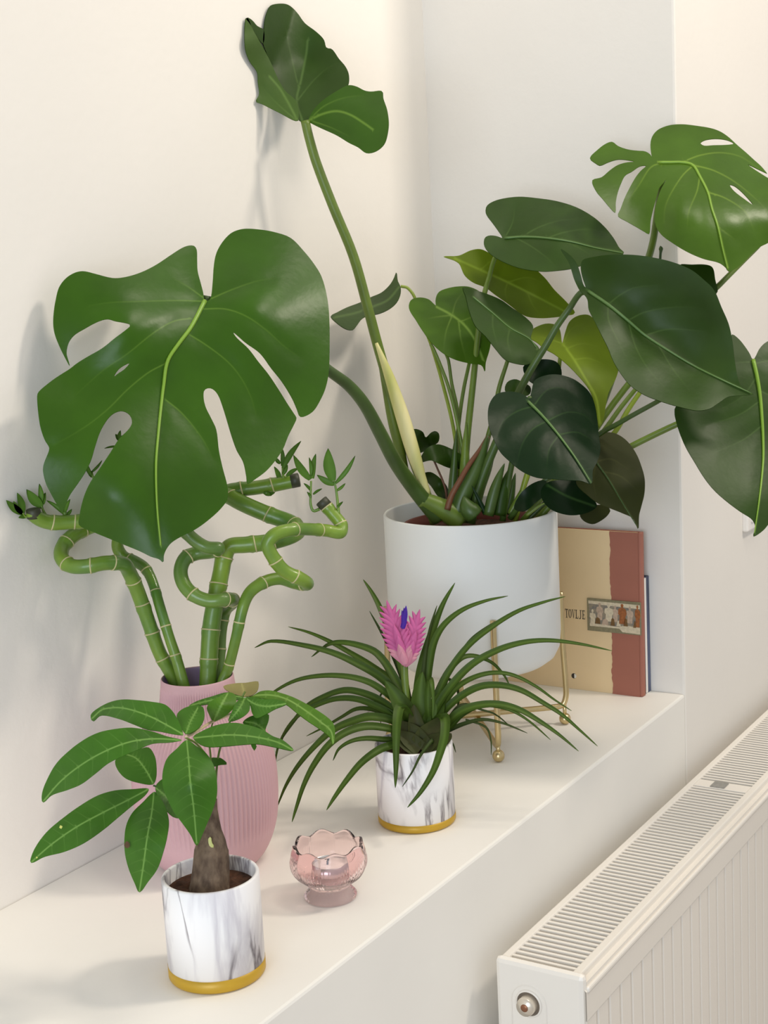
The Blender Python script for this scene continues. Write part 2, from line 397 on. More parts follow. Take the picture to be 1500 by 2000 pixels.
def leaf(plant, name, T, outline, ctrl, m, mid=None, lat=(), holes=(), fold=0.0, rib=None, ribw=(3.2, 1.0), step=9.0, solid=0.0009, vw=2.4, label=None, quilt=0.0014, smooth=4, latv=0.6):
    C2 = [tuple(T(c[:2]))+(c[2],) for c in ctrl]
    md = conv(T, mid) if mid else None
    V, Fc, vein, depth = sheet(conv(T, outline), C2, md, [conv(T, l) for l in lat], [conv(T, h) for h in holes], step, fold, vw, quilt, smooth, latv)
    o = make(name, V, Fc, m, plant, True, vein, solid, label)
    if md and rib:
        L_ = resample(crom(md, 5), 8.0); dd = depth(L_); n = len(L_)
        P = [px(p[0], p[1], guard(p[0], p[1], q)-0.0006) for p, q in zip(L_, dd)]
        R = [(ribw[0]+(ribw[1]-ribw[0])*i/(n-1))*dd[i]/F for i in range(n)]
        v_, f_ = tube(P, R, 8); make('midrib', v_, f_, rib, o)
    return o
def path3(T, pts, dd, n=6):
    """pixel path with depths at its points (dd: list or (start, end))"""
    if len(dd) == 2 and len(pts) > 2: dd = list(np.linspace(dd[0], dd[1], len(pts)))
    return crom([px(*T(p), guard(*T(p), d)) for p, d in zip(pts, dd)], n)
def stalk(plant, name, P, r0, r1, m, seg=10, **k):
    n = len(P); v_, f_ = tube(P, [r0+(r1-r0)*i/(n-1) for i in range(n)], seg); return make(name, v_, f_, m, plant, **k)

# ================================================================== THE SETTING
def structure(o): o['kind'] = 'structure'; return o
structure(sbox('ledge', (-3.2, 0.0, -0.85), (0.0, YB, 0.0), M['ledge'], bev=0.0035))
structure(sbox('wall_back', (-3.2, YB, -0.85), (0.0, YB+0.12, 2.3), M['wall']))
structure(sbox('wall_right', (0.0, 0.0, -0.85), (2.6, YB+0.12, 2.3), M['wall'], bev=0.004))
structure(sbox('floor', (-3.2, -3.2, -0.9), (2.6, YB+0.12, -0.85), M['floor']))

# ================================================================== RADIATOR
RX0, RX1, RYB, RYF, RZT, RZB = -0.683, 0.72, -0.028, -0.130, -0.114, -0.70
rad = thing('radiator', (0.0, -0.08, RZB), 'white fluted panel radiator with slatted top grille on the wall below the ledge', 'radiator')
sbox('end_cover', (RX0-0.002, RYF-0.0055, RZB), (RX0+0.010, RYB+0.004, RZT+0.002), M['rad'], rad, bev=0.006)
sbox('end_cover', (RX1-0.010, RYF, RZB), (RX1+0.002, RYB+0.004, RZT+0.002), M['rad'], rad, bev=0.006)
sbox('back_rail', (RX0+0.008, RYB-0.010, RZT-0.012), (RX1-0.008, RYB, RZT), M['rad'], rad, bev=0.002)
sbox('front_rail', (RX0+0.008, RYF+0.002, RZT-0.012), (RX1-0.008, RYF+0.013, RZT), M['rad'], rad, bev=0.002)
sbox('back_panel', (RX0+0.01, RYB-0.014, RZB+0.01), (RX1-0.01, RYB-0.002, RZT-0.02), M['rad'], rad, bev=0.003)
# fluted front panel: one pressed steel sheet with 33 mm flutes and a plain top band
def fluted():
    z_top, z_band, y0 = RZT-0.014, RZT-0.052, RYF-0.006
    xs = []; x = RX0+0.001
    pit = 0.0333
    while x < RX1-0.01:
        xs += [(x, 0.0), (x+0.0018, 0.0), (x+0.0042, 0.0065), (x+pit-0.0042, 0.0065), (x+pit-0.0018, 0.0)]; x += pit
    xs.append((min(x, RX1-0.006), 0.0))
    V = []; Fc = []
    for k, (xx, dy) in enumerate(xs):
        V += [(xx, y0+0.004, z_top), (xx, y0, z_top-0.004), (xx, y0, z_band), (xx, y0+0.0085-dy, z_band-0.003), (xx, y0+0.0085-dy, RZB+0.05), (xx, y0+0.006, RZB+0.02)]
    for k in range(len(xs)-1):
        for j in range(5): Fc.append((k*6+j, k*6+j+1, k*6+6+j+1, k*6+6+j))
    return V, Fc
v_, f_ = fluted(); fp = make('front_panel', v_, f_, M['rad'], rad, False, solid=0.0015)
sbox('panel_lip', (RX0+0.004, RYF-0.009, RZT-0.020), (RX1-0.004, RYF-0.0035, RZT-0.0125), M['rad'], rad, bev=0.0025)
sbox('lip_groove', (RX0+0.006, RYF-0.005, RZT-0.016), (RX1-0.006, RYF+0.003, RZT-0.008), M['rad'], rad)
# louvred grille: every slat a piece of its own
sl = sbox('slat', (RX0+0.016, RYF+0.012, RZT-0.045), (RX0+0.0204, RYB-0.009, RZT-0.0015), M['rad'], rad)
sl.data.materials.clear(); sl.data.materials.append(M['rad'])
k = 1
while RX0+0.016+k*0.0105 < RX1-0.02:
    c = sl.copy(); COL.objects.link(c); c.parent = rad; c.location.x += k*0.0105; k += 1
for y in (RYB-0.030, (RYB+RYF)/2-0.004, RYF+0.030):
    sbox('grille_bar', (RX0+0.01, y-0.0015, RZT-0.049), (RX1-0.01, y+0.0015, RZT-0.0445), M['rad'], rad)
sbox('convector', (RX0+0.02, (RYB+RYF)/2-0.012, RZB+0.05), (RX1-0.02, (RYB+RYF)/2+0.012, RZT-0.13), M['rad_in'], rad)
# blank badge plate on the grille and the side plug
q = onz(1405, 1533, RZT)
sbox('badge_plate', (q[0]-0.013, RYF+0.013, RZT-0.0035), (q[0]+0.013, RYB-0.010, RZT-0.0008), M['rad'], rad, bev=0.0005)
bg = sbox('badge', (q[0]-0.011, q[1]-0.011, RZT-0.001), (q[0]+0.011, q[1]+0.011, RZT+0.0006), M['clip'], rad, bev=0.002)
ky, kz = -0.0665, -0.160
def xdisc(name, r0, r1, x0, x1, m, ring=False, parent=rad, seg=40):
    pr = [(r0, x0), (r0, x1*0.7+x0*0.3), (r0*0.93, x1)] + ([(r1, x1), (r1, x0)] if ring else [])
    V = []; Fc = []
    for (r, x) in pr:
        for k in range(seg):
            a = 2*PI*k/seg; V.append((x, ky+r*math.cos(a), kz+r*math.sin(a)))
    for i in range(len(pr)-1):
        for k in range(seg): Fc.append((i*seg+k, i*seg+(k+1) % seg, (i+1)*seg+(k+1) % seg, (i+1)*seg+k))
    if not ring: Fc.append(tuple(range((len(pr)-1)*seg, len(pr)*seg)))
    return make(name, V, Fc, m, parent, True)
def arch_ring(name, r, w_, x, m):
    V = []; Fc = []
    pts = [(r*math.cos(a), r*math.sin(a)) for a in np.linspace(0, PI, 24)]
    pts = [(r, -0.16)]+pts+[(-r, -0.16)]
    P = [np.array((x, ky+a, kz+b)) for a, b in pts]; v_, f_ = tube(P, [w_]*len(P), 6); return make(name, v_, f_, m, rad)
arch_ring('pressed_arch', 0.022, 0.0007, RX0-0.002, M['rad'])
xdisc('plug_recess_shade', 0.0155, 0.0, RX0-0.002, RX0-0.0026, mat('painted_plug_shade', srgb(110, 98, 84), 0.6))  # flat dark disc round the plug, recess shade painted as its colour
xdisc('plug_collar', 0.0165, 0.0145, RX0-0.002, RX0-0.0045, M['rad'], True)
pl = xdisc('plug', 0.0110, 0.0, RX0-0.002, RX0-0.014, M['brass'])
xdisc('plug_screw', 0.0045, 0.0, RX0-0.0135, RX0-0.0150, M['copper'], parent=pl)
for x in (-0.45, 0.45): sbox('wall_bracket', (x-0.015, RYB-0.004, RZB+0.1), (x+0.015, 0.002, RZT-0.06), M['rad'], rad)

# wall switch beyond the plant
sw = thing('wall_switch', (0.318, -0.004, 0.24), 'small white square plastic switch on the wall beside the alcove', 'switch')
sbox('back_plate', (0.2765, -0.010, 0.2), (0.3565, 0.001, 0.28), M['white'], sw, bev=0.003)
sbox('rocker', (0.2905, -0.0135, 0.214), (0.3425, -0.009, 0.266), M['white'], sw, bev=0.002)

# ================================================================== BOOKS
# tan and brown book: upright, its front cover facing into the room
bk = thing('book', (-0.032, 0.168, 0.0), 'tan and brown hardback standing upright behind the white pot, picture strip on its cover', 'book')
BT, BH, BY0, BY1 = 0.012, 0.2545, 0.053, 0.283
lean = math.atan2(0.0045, BH)
ex = np.array([0, -1.0, 0]); eh = unit([math.sin(lean), 0, math.cos(lean)]); en = np.cross(ex, eh)   # en points to the room (-x)
B0 = np.array([-0.0385, BY1, 0.0])
def bp(a, h, n=0.0): return B0+ex*a+eh*h+en*n
BW = BY1-BY0
def bbox(name, a0, a1, h0, h1, n0, n1, m, parent=bk, bev=0.0, **k):
    v = [bp(a, h, n) for n in (n0, n1) for h in (h0, h1) for a in (a0, a1)]
    o = make(name, v, [(0, 1, 3, 2), (4, 6, 7, 5), (0, 4, 5, 1), (2, 3, 7, 6), (0, 2, 6, 4), (1, 5, 7, 3)], m, parent, False, **k)
    if bev: bevel(o, bev)
    return o
def bpx(u, v, n=0.0):
    d = wd(u, v); t = ((B0+en*n-CAM)@en)/(d@en); q = CAM+d*t-B0; return float(q@ex), float(q@eh)
bbox('front_cover', 0, BW-0.005, 0, BH, -0.003, 0.0, M['tan'], bev=0.0006)
bbox('back_cover', 0, BW, 0, BH, -BT, -BT+0.003, M['brown'], bev=0.0006)
bbox('pages', 0.004, BW-0.006, 0.003, BH-0.003, -BT+0.003, -0.003, M['pages'])
bbox('spine', BW-0.006, BW+0.0005, 0, BH, -BT, 0.0006, M['brown'], bev=0.0022)
# brown cloth with a torn edge
rr = random.Random(3); edge = []
for i in range(61):
    h = BH*i/60; u0 = bpx(1197-7*i/60, 1345-310*i/60)[0]; edge.append((u0+rr.uniform(-0.0009, 0.0009)+0.0012*math.sin(i*0.55)*math.sin(i*0.21), h))
def slab2(name, poly, n0, n1, m, parent=bk, **k):
    n = len(poly); v = [bp(a, h, n1) for a, h in poly]+[bp(a, h, n0) for a, h in poly]
    return make(name, v, [tuple(range(n))]+[(i, i+n, (i+1) % n+n, (i+1) % n) for i in range(n)], m, parent, False, **k)
n_ = len(edge)
v = [bp(a, h, 0.0005) for a, h in edge]+[bp(BW-0.004, h, 0.0005) for a, h in edge]
make('torn_brown_strip', v, [(i, i+n_, i+n_+1, i+1) for i in range(n_-1)], M['brown'], bk, False, solid=0.0008)
# picture strip
a0, h1 = bpx(1146, 1168, 0.003); a1 = BW-0.0002; h0 = bpx(1146, 1231, 0.003)[1]
ps = bbox('picture_strip', a0, a1, h0, h1, 0.0005, 0.003, M['frz_edge'], bev=0.0004, label='printed strip showing a row of pale robed figures')
W_, H_ = a1-a0, h1-h0
def strip(name, poly, lvl, m): return slab2(name, [(a0+x*W_, h0+y*H_) for x, y in poly], 0.003, 0.003+lvl*0.00012, m, ps)
strip('printed_ground', [(.04, .20), (.985, .20), (.985, .84), (.04, .88)], 1, M['frz_bg'])
strip('printed_band', [(.03, .84), (.985, .80), (.985, .92), (.03, .93)], 2, M['frz_cream'])
strip('printed_floor', [(.05, .15), (.60, .15), (.66, .05), (.985, .03), (.985, .24), (.70, .26), (.60, .2), (.05, .24)], 2, M['frz_cream'])
def figure(x, y, s, m, lvl=3, wide=1.0):
    pts = []
    for t in np.linspace(-PI*0.35, PI*1.35, 10): pts.append((x+0.022*math.cos(t)*wide, y+s+0.055*math.sin(t)*1.0))
    body = [(-.02, s-.07), (-.055, s*.82), (-.062, s*.55), (-.04, s*.45), (-.05, 0), (.045, 0), (.05, s*.42), (.07, s*.56), (.055, s*.8), (.02, s-.07)]
    strip('printed_figure', pts+[(x+a*wide, y+b) for a, b in body], lvl, m)
figure(.105, .22, .40, M['frz_cream'], wide=.9)
figure(.24, .36, .48, M['frz_skin']); figure(.41, .34, .48, M['frz_cream'], 4, 1.3); figure(.53, .34, .46, M['frz_skin'], 3, .9)
figure(.66, .30, .56, M['frz_rust'], 5, 1.2); figure(.80, .34, .46, M['frz_skin'], 3, 1.0); figure(.94, .24, .62, M['frz_rust'], 4, .8)
for x0_, x1_, y0_, y1_, mm in ((.15, .25, .24, .40, 'frz_brown'), (.28, .40, .22, .38, 'frz_skin'), (.44, .52, .22, .42, 'frz_brown'), (.55, .63, .22, .36, 'frz_cream'), (.68, .76, .24, .44, 'frz_brown'), (.86, .91, .22, .40, 'frz_brown')):
    strip('printed_figure', [(x0_, y0_), (x1_, y0_), (x1_-.01, y1_), ((x0_+x1_)/2, y1_+.04), (x0_+.02, y1_)], 5, M[mm])
# title lettering
# condensed serif capitals drawn stroke by stroke in a unit cell
R4 = lambda x0, y0, x1, y1: [(x0, y0), (x1, y0), (x1, y1), (x0, y1)]
GL = {'T': [R4(.40,.0,.60,1), R4(.25,0,.75,.06), R4(0,.92,1,1), R4(0,.74,.08,1), R4(.92,.74,1,1)],
      'O': 'ring', 'V': [[(.08,1),(.30,1),(.55,.16),(.48,0)], [(.48,0),(.56,0),(.92,1),(.84,1)], R4(0,.94,.38,1), R4(.70,.94,1,1)],
      'L': [R4(.18,0,.40,1), R4(0,.94,.58,1), R4(0,0,.95,.08), R4(.86,0,.95,.30)],
      'J': [R4(.50,.16,.72,1), R4(.30,.94,.92,1), [(.50,.20),(.72,.20),(.60,.02),(.25,-.04),(.10,.10),(.28,.10),(.44,.06)]],
      'E': [R4(.15,0,.38,1), R4(0,0,.92,.08), R4(0,.92,.88,1), R4(.38,.46,.70,.54), R4(.84,0,.92,.28), R4(.80,.74,.88,1), R4(.64,.36,.70,.64)]}
def lettering(txt, u0, v0, u1, v1):
    aa0, hh0 = bpx(u0, v0); aa1 = bpx(u1, v0)[0]; hh1 = bpx(u0, v1)[1]; V = []; Fc = []; cw = (aa1-aa0)/len(txt)
    for i, ch_ in enumerate(txt):
        g = GL[ch_]; w_ = cw*0.9; x0 = aa0+i*cw
        if g == 'ring':
            n0 = len(V)
            for k in range(24):
                t = 2*PI*k/24
                for rx, ry in ((.5, .5), (.28, .43)): V.append(bp(x0+w_*(.5+rx*math.cos(t)), hh0+(hh1-hh0)*(.5+ry*math.sin(t)), 0.0003))
            for k in range(24): k2 = (k+1) % 24; Fc.append((n0+2*k, n0+2*k2, n0+2*k2+1, n0+2*k+1))
        else:
            for poly in g:
                n0 = len(V); V += [bp(x0+w_*x, hh0+(hh1-hh0)*y, 0.0003) for x, y in poly]; Fc.append(tuple(range(n0, n0+len(poly))))
    return make('title_lettering', V, Fc, M['ink'], bk, False, label='dark serif title lettering')
lettering('TOVLJE', 1104, 1206, 1144, 1189)
ac, hc = bpx(1121, 1320); rc = 0.0042
slab2('print_emblem', [(ac+rc*math.cos(t), hc+rc*math.sin(t)) for t in np.linspace(0, 2*PI, 20)[:-1]], 0.0, 0.0003, M['ink'])
slab2('print_emblem', [(ac+0.0008+rc*.85*math.cos(t), hc+rc*.85*math.sin(t)) for t in np.linspace(-PI/2, PI/2, 12)], 0.0, 0.0005, M['pages'])
# thin navy book between it and the wall
nb = thing('book', (-0.011, 0.15, 0.0), 'slim navy book tucked between the tan book and the alcove wall', 'book')
sbox('front_cover', (-0.0195, 0.0555, 0), (-0.0175, 0.215, 0.182), M['navy'], nb)
sbox('back_cover', (-0.0035, 0.0555, 0), (-0.0015, 0.215, 0.182), M['navy'], nb)
sbox('pages', (-0.0175, 0.058, 0.002), (-0.0035, 0.213, 0.180), M['pages'], nb)
sbox('spine', (-0.012, 0.0545, 0), (-0.0015, 0.0575, 0.182), mat('blue_spine', srgb(84, 96, 130), 0.45, col2=srgb(44, 50, 70), nscale=40, stretch=(1, 1, .3)), nb)
sbox('page_edge', (-0.0195, 0.0548, 0.001), (-0.012, 0.058, 0.181), M['white'], nb)

# ================================================================== PLANT STAND + WHITE POT
SC = np.array([-0.283, 0.205])
st = thing('plant_stand', (SC[0], SC[1], 0.0), 'gold wire plant stand with ball feet holding the large white pot', 'plant stand')
RS, rw = 0.1265, 0.0042
def foot_dir(k): a = math.atan2(-0.085, -0.101)+k*PI/2; return np.array([math.cos(a), math.sin(a)])
legtop = [0.197, 0.197, 0.197, 0.197]
for k in range(2):
    pts = []
    d0, d1 = foot_dir(k), foot_dir(k+2); zb = 0.020+(0.0 if k == 0 else 0.0075)
    R0 = RS+0.004
    A = lambda d, r, z: np.array([SC[0]+d[0]*r, SC[1]+d[1]*r, z])
    pts = [A(d0, RS, legtop[k]), A(d0, RS, 0.15), A(d0, R0, 0.05), A(d0, R0-0.001, zb+0.012), A(d0, R0-0.005, zb+0.003), A(d0, R0-0.014, zb), A(d0, 0.05, zb), A(d1, 0.05, zb), A(d1, R0-0.014, zb), A(d1, R0-0.005, zb+0.003), A(d1, R0-0.001, zb+0.012), A(d1, R0, 0.05), A(d1, RS, 0.15), A(d1, RS, legtop[k+2])]
    P = crom(pts, 5); v_, f_ = tube(P, [rw]*len(P), 12); make('wire_frame', v_, f_, M['gold'], st)
    for d in (d0, d1):
        cc = A(d, R0-0.003, 0.0085)
        rz = 0.0085; pr = [(rz*math.sin(t), -rz*math.cos(t)) for t in np.linspace(0.05, PI-0.05, 12)]
        v_, f_ = lathe(cc, pr, 20); make('ball_foot', v_, f_, M['gold'], st)
        # short neck from the ball up to the wire
        v_, f_ = tube([A(d, R0-0.003, 0.012), A(d, R0-0.003, zb+0.004)], [0.003, 0.003], 8); make('foot_pin', v_, f_, M['gold'], st)
mon = thing('potted_monstera', (SC[0], SC[1], 0.106), 'tall monstera with large glossy split and heart-shaped leaves in a white pot', 'potted plant')
PR, PZ0, PZ1 = 0.1215, 0.106, 0.326
prof = [(0.0, PZ0), (0.085, PZ0), (0.102, PZ0+0.003), (0.113, PZ0+0.011), (0.1195, PZ0+0.024), (PR, PZ0+0.045), (PR, PZ1-0.002), (PR-0.0012, PZ1), (PR-0.003, PZ1), (PR-0.004, PZ1-0.002), (PR-0.004, PZ1-0.09), (0.0, PZ1-0.09)]
v_, f_ = lathe((SC[0], SC[1], 0), prof, 96); make('pot', v_, f_, M['white_pot'], mon, label='smooth white cylindrical pot')
NR = 0.098
nc = (SC[0]+0.006, SC[1]-0.002, 0)
prof = [(NR-0.012, PZ1-0.1), (NR, PZ1-0.024), (NR+0.002, PZ1-0.018), (NR-0.002, PZ1-0.018), (NR-0.004, PZ1-0.03), (NR-0.01, PZ1-0.06)]
v_, f_ = lathe(nc, prof, 64); make('inner_pot', v_, f_, M['nursery'], mon, label='reddish brown nursery pot inside')
def soil(c, r, z, parent, amp=0.004, seed=1):
    rr = random.Random(seed); V = []; Fc = []; nr, seg = 8, 40
    for i in range(1, nr+1):
        for k in range(seg):
            a = 2*PI*k/seg; q = r*i/nr; V.append((c[0]+q*math.cos(a), c[1]+q*math.sin(a), z+rr.uniform(-amp, amp)*(1 if i < nr else 0)))
    V.append((c[0], c[1], z)); b = len(V)-1
    for k in range(seg): Fc.append((b, k, (k+1) % seg))
    for i in range(nr-1):
        for k in range(seg): Fc.append((i*seg+k, (i+1)*seg+k, (i+1)*seg+(k+1) % seg, i*seg+(k+1) % seg))
    return make('soil', V, Fc, M['soil'], parent)
soil(nc, NR-0.004, PZ1-0.032, mon, 0.004, 2)

# ------------------------------------------------------------------ monstera leaves
leaf(mon, 'leaf', Z1,
 [(798,372),(820,372),(830,310),(835,240),(845,190),(870,145),(905,110),(950,95),(1010,97),(1070,107),(1135,130),(1185,180),(1225,230),(1255,280),(1275,350),(1285,430),(1287,560),(1283,660),(1270,720),(1250,765),(1225,805),(1195,825),(1172,828),(1160,800),(1140,755),(1100,690),(1060,640),(1015,580),(960,540),(920,505),(910,498),(925,520),(970,562),(1008,612),(1048,662),(1088,722),(1122,777),(1147,815),(1158,834),(1150,855),(1125,905),(1105,955),(1075,1000),(1040,1040),(1000,1070),(967,1090),(962,1060),(950,1005),(925,960),(905,905),(890,855),(870,790),(850,740),(825,717),(800,722),(795,750),(803,790),(825,835),(845,880),(855,960),(870,1030),(888,1100),(888,1150),(860,1190),(810,1235),(760,1270),(710,1295),(670,1320),(650,1345),(640,1370),(638,1398),(622,1385),(590,1375),(550,1355),(490,1330),(430,1305),(370,1280),(310,1252),(310,1220),(325,1150),(350,1090),(390,1030),(430,970),(465,915),(500,880),(515,855),(512,830),(495,812),(470,806),(440,818),(415,845),(390,890),(370,950),(355,1000),(330,1050),(300,1095),(270,1140),(250,1190),(243,1205),(225,1175),(200,1130),(180,1090),(168,1040),(172,1010),(190,965),(192,948),(175,920),(158,870),(150,820),(145,760),(148,735),(180,705),(220,675),(275,640),(300,620),(340,595),(400,560),(450,520),(490,490),(510,470),(490,462),(450,455),(420,447),(380,458),(330,485),(290,510),(268,540),(260,580),(268,610),(273,632),(255,600),(235,560),(215,510),(208,470),(210,420),(218,370),(230,325),(255,290),(290,267),(325,260),(370,270),(440,287),(490,283),(550,265),(610,235),(670,195),(720,165),(755,160),(768,175),(770,215),(772,260),(785,310),(795,350)],
 [(800,372,1.665),(640,700,1.615),(615,1000,1.575),(638,1398,1.56),(1010,97,1.735),(1287,500,1.70),(1170,820,1.66),(967,1090,1.605),(300,270,1.625),(760,165,1.71),(145,760,1.575),(243,1205,1.572),(310,1252,1.578),(500,480,1.60),(1000,420,1.655),(273,632,1.60),(430,1150,1.552),(700,1150,1.575),(870,1120,1.592)],
 M['leaf'], mid=[(800,375),(745,480),(700,540),(655,610),(640,700),(628,800),(618,900),(610,1000),(610,1100),(615,1200),(628,1330)],
 lat=[[(795,378),(700,375),(560,378),(430,383),(350,395)],[(795,365),(740,325),(680,290)],[(745,445),(680,455),(600,500),(500,580),(400,650),(300,740)],[(650,618),(580,655),(500,720),(420,800),(330,870),(210,940)],[(815,372),(900,335),(1000,300),(1060,290)],[(795,408),(880,408),(960,435),(1040,490),(1100,545),(1160,590)],[(735,505),(800,545),(880,605),(930,660),(975,740),(1000,820)],[(650,765),(700,805),(750,860),(800,930),(830,990)]],
 holes=[[(505,620),(485,628),(462,645),(445,672),(460,660),(485,643)]], rib=M['midrib'], ribw=(4.6,1.2), label='very large glossy green split leaf hanging over the bamboo')
# high leaf: three folds of one blade
LB = []
def patch(T, outline, ctrl, mid=None, lat=()):
    C2 = [tuple(T(c[:2]))+(c[2],) for c in ctrl]
    return sheet(conv(T, outline), C2, conv(T, mid) if mid else None, [conv(T, l) for l in lat])[:3]
def merged(plant, name, patches, m, label=None):
    V = []; Fc = []; vein = []; mi = []
    for k, (v, f, a) in enumerate(patches):
        n = len(V); V += list(v); Fc += [tuple(i+n for i in q) for q in f]; vein += list(a); mi += [k if len(m) > 1 else 0]*len(f)
    o = make(name, V, Fc, m, plant, True, vein, 0.0009, label); o.data.polygons.foreach_set('material_index', mi); return o
hi = merged(mon, 'leaf', [
 patch(Z2, [(318,220),(330,130),(360,50),(400,30),(490,32),(560,90),(620,170),(700,230),(760,290),(778,350),(820,360),(870,430),(920,490),(943,550),(938,625),(905,650),(840,690),(750,760),(700,820),(655,885),(610,895),(575,880),(560,800),(520,730),(460,660),(410,570),(370,470),(335,380),(312,310)],
   [(600,890,1.935),(400,30,1.990),(318,220,1.965),(943,550,1.960),(600,450,1.995),(400,400,1.967),(760,290,1.995)], mid=[(600,880),(560,740),(590,600),(630,400),(640,300)], lat=[[(565,740),(660,620),(760,520),(860,460)],[(575,650),(540,500),(500,330),(470,150)]]),
 patch(Z2, [(185,140),(200,130),(240,220),(280,290),(330,380),(380,480),(430,590),(480,670),(556,740),(575,880),(545,885),(440,830),(360,790),(300,760),(262,745),(285,690),(275,600),(270,530),(215,450),(185,370),(178,270)],
   [(570,880,1.933),(200,130,1.925),(262,745,1.940),(330,380,1.940),(480,670,1.945),(178,300,1.905)], mid=[(560,870),(480,720),(430,640),(360,560)], lat=[[(550,875),(440,780),(360,700),(310,640)]]),
 patch(Z2, [(186,135),(200,128),(235,150),(270,190),(318,220),(316,320),(290,300),(250,235),(215,175)], [(200,130,1.927),(318,220,1.965),(300,300,1.950)]),
 patch(Z2, [(645,885),(690,800),(760,730),(860,665),(940,625),(1000,635),(1060,665),(1110,672),(1187,668),(1195,720),(1222,800),(1235,900),(1225,990),(1200,1060),(1140,1110),(1070,1122),(1010,1080),(940,1045),(850,990),(740,940),(670,905)],
   [(650,885,1.933),(940,625,1.925),(1235,900,1.875),(1070,1122,1.880),(1187,668,1.905),(950,830,1.905)], mid=[(650,885),(740,840),(850,815),(950,840),(1050,900),(1120,950)], lat=[[(660,870),(760,780),(900,720),(1050,700)],[(680,890),(800,930),(950,1000)]])],
 [M['leaf_dark'], M['leaf_under'], M['leaf_dark'], M['leaf']], 'folded dark green leaf at the top of the longest stem')
leaf(mon, 'leaf', ZC,
 [(665,435),(650,400),(640,340),(640,290),(655,245),(690,205),(740,180),(800,165),(880,162),(970,172),(1080,190),(1150,215),(1210,255),(1270,310),(1340,370),(1400,425),(1450,470),(1500,530),(1540,580),(1580,680),(1600,780),(1600,880),(1560,980),(1500,1030),(1440,1060),(1380,1110),(1310,1180),(1260,1220),(1210,1240),(1190,1210),(1140,1175),(1040,1150),(960,1120),(880,1080),(800,1030),(730,980),(690,930),(670,860),(674,790),(690,715),(715,640),(740,595),(757,563),(735,590),(702,630),(690,670),(660,780),(640,870),(630,965),(590,945),(530,910),(460,870),(400,832),(420,780),(450,700),(490,620),(530,550),(570,500),(610,465),(560,470),(500,510),(455,535),(430,580),(400,660),(385,740),(382,810),(340,770),(290,710),(240,650),(212,572),(280,550),(340,500),(400,460),(470,440),(525,436),(470,424),(400,420),(330,440),(270,465),(240,450),(195,410),(250,350),(310,305),(360,290),(400,320),(470,345),(540,355),(600,360),(640,385),(660,425)],
 [(790,440,2.04),(950,460,2.03),(1110,900,1.965),(1210,1240,1.96),(1600,800,2.0),(1450,470,2.06),(880,162,2.09),(195,410,2.06),(212,572,2.03),(400,832,2.0),(630,965,1.985),(680,850,1.99),(860,800,1.975),(1300,900,1.975),(1500,1030,1.99)],
 M['leaf_fresh'], mid=[(700,440),(790,440),(870,440),(950,460),(1000,540),(1060,660),(1090,780),(1130,900),(1170,1080),(1205,1220)],
 lat=[[(950,465),(880,530),(800,650),(750,760),(740,870)],[(1000,540),(980,650),(920,800),(910,900)],[(950,460),(1100,500),(1250,580),(1400,700),(1500,800)],[(1060,660),(1180,700),(1330,800),(1390,920)],[(870,440),(1000,390),(1150,370),(1300,400),(1450,500)],[(775,440),(650,470),(560,600),(480,720)],[(1090,780),(1130,900),(1250,1000)]],
 holes=[[(1005,300),(1040,278),(1120,268),(1200,278),(1250,303),(1200,312),(1100,315),(1030,318)],[(1350,455),(1420,488),(1530,545),(1540,575),(1430,512)],[(1218,605),(1260,618),(1330,680),(1390,752),(1320,705),(1250,650)]],
 rib=M['midrib'], ribw=(3,1.0), label='fresh green split leaf with slots leaning past the wall corner')
leaf(mon, 'leaf', Z3, [(420,240),(405,215),(380,180),(352,140),(355,110),(385,90),(430,78),(490,72),(560,78),(640,90),(720,115),(790,155),(840,200),(875,245),(895,280),(915,302),(850,320),(780,335),(740,352),(700,365),(640,373),(580,376),(500,365),(440,345),(400,325),(365,300),(345,270),(347,240),(365,230),(395,232)],
 [(430,240,2.06),(352,120,2.09),(560,76,2.10),(850,210,2.04),(915,302,1.985),(640,373,2.0),(345,270,2.05),(640,230,2.03)], M['leaf_dark'], mid=[(430,240),(500,235),(600,240),(700,255),(800,280),(905,300)],
 lat=[[(500,235),(560,200),(650,170),(750,160)],[(600,240),(680,215),(780,205),(850,225)],[(470,238),(530,270),(600,320),(640,360)],[(650,245),(720,275),(780,310)],[(430,238),(460,180),(470,120)]], rib=M['midrib_d'], ribw=(2.4,.8), label='dull dark heart-shaped leaf at the top of the clump')
leaf(mon, 'leaf', Z3, [(180,315),(240,312),(290,290),(330,285),(365,300),(400,315),(460,330),(530,350),(590,400),(630,450),(680,500),(715,545),(680,555),(630,562),(570,565),(510,555),(440,505),(390,470),(350,440),(300,420),(265,390),(240,340)],
 [(180,315,2.09),(330,285,2.12),(530,350,2.13),(715,545,2.13),(510,555,2.09),(300,420,2.08),(420,430,2.1)], M['leaf_lime'], mid=[(230,325),(330,370),(440,420),(560,480),(690,548)], lat=[[(330,370),(380,330),(430,325)],[(440,420),(430,460),(440,500)],[(440,420),(520,400),(580,420)],[(520,460),(540,510),(570,550)]], fold=0.00025, label='yellow-green leaf seen under the dull dark one')
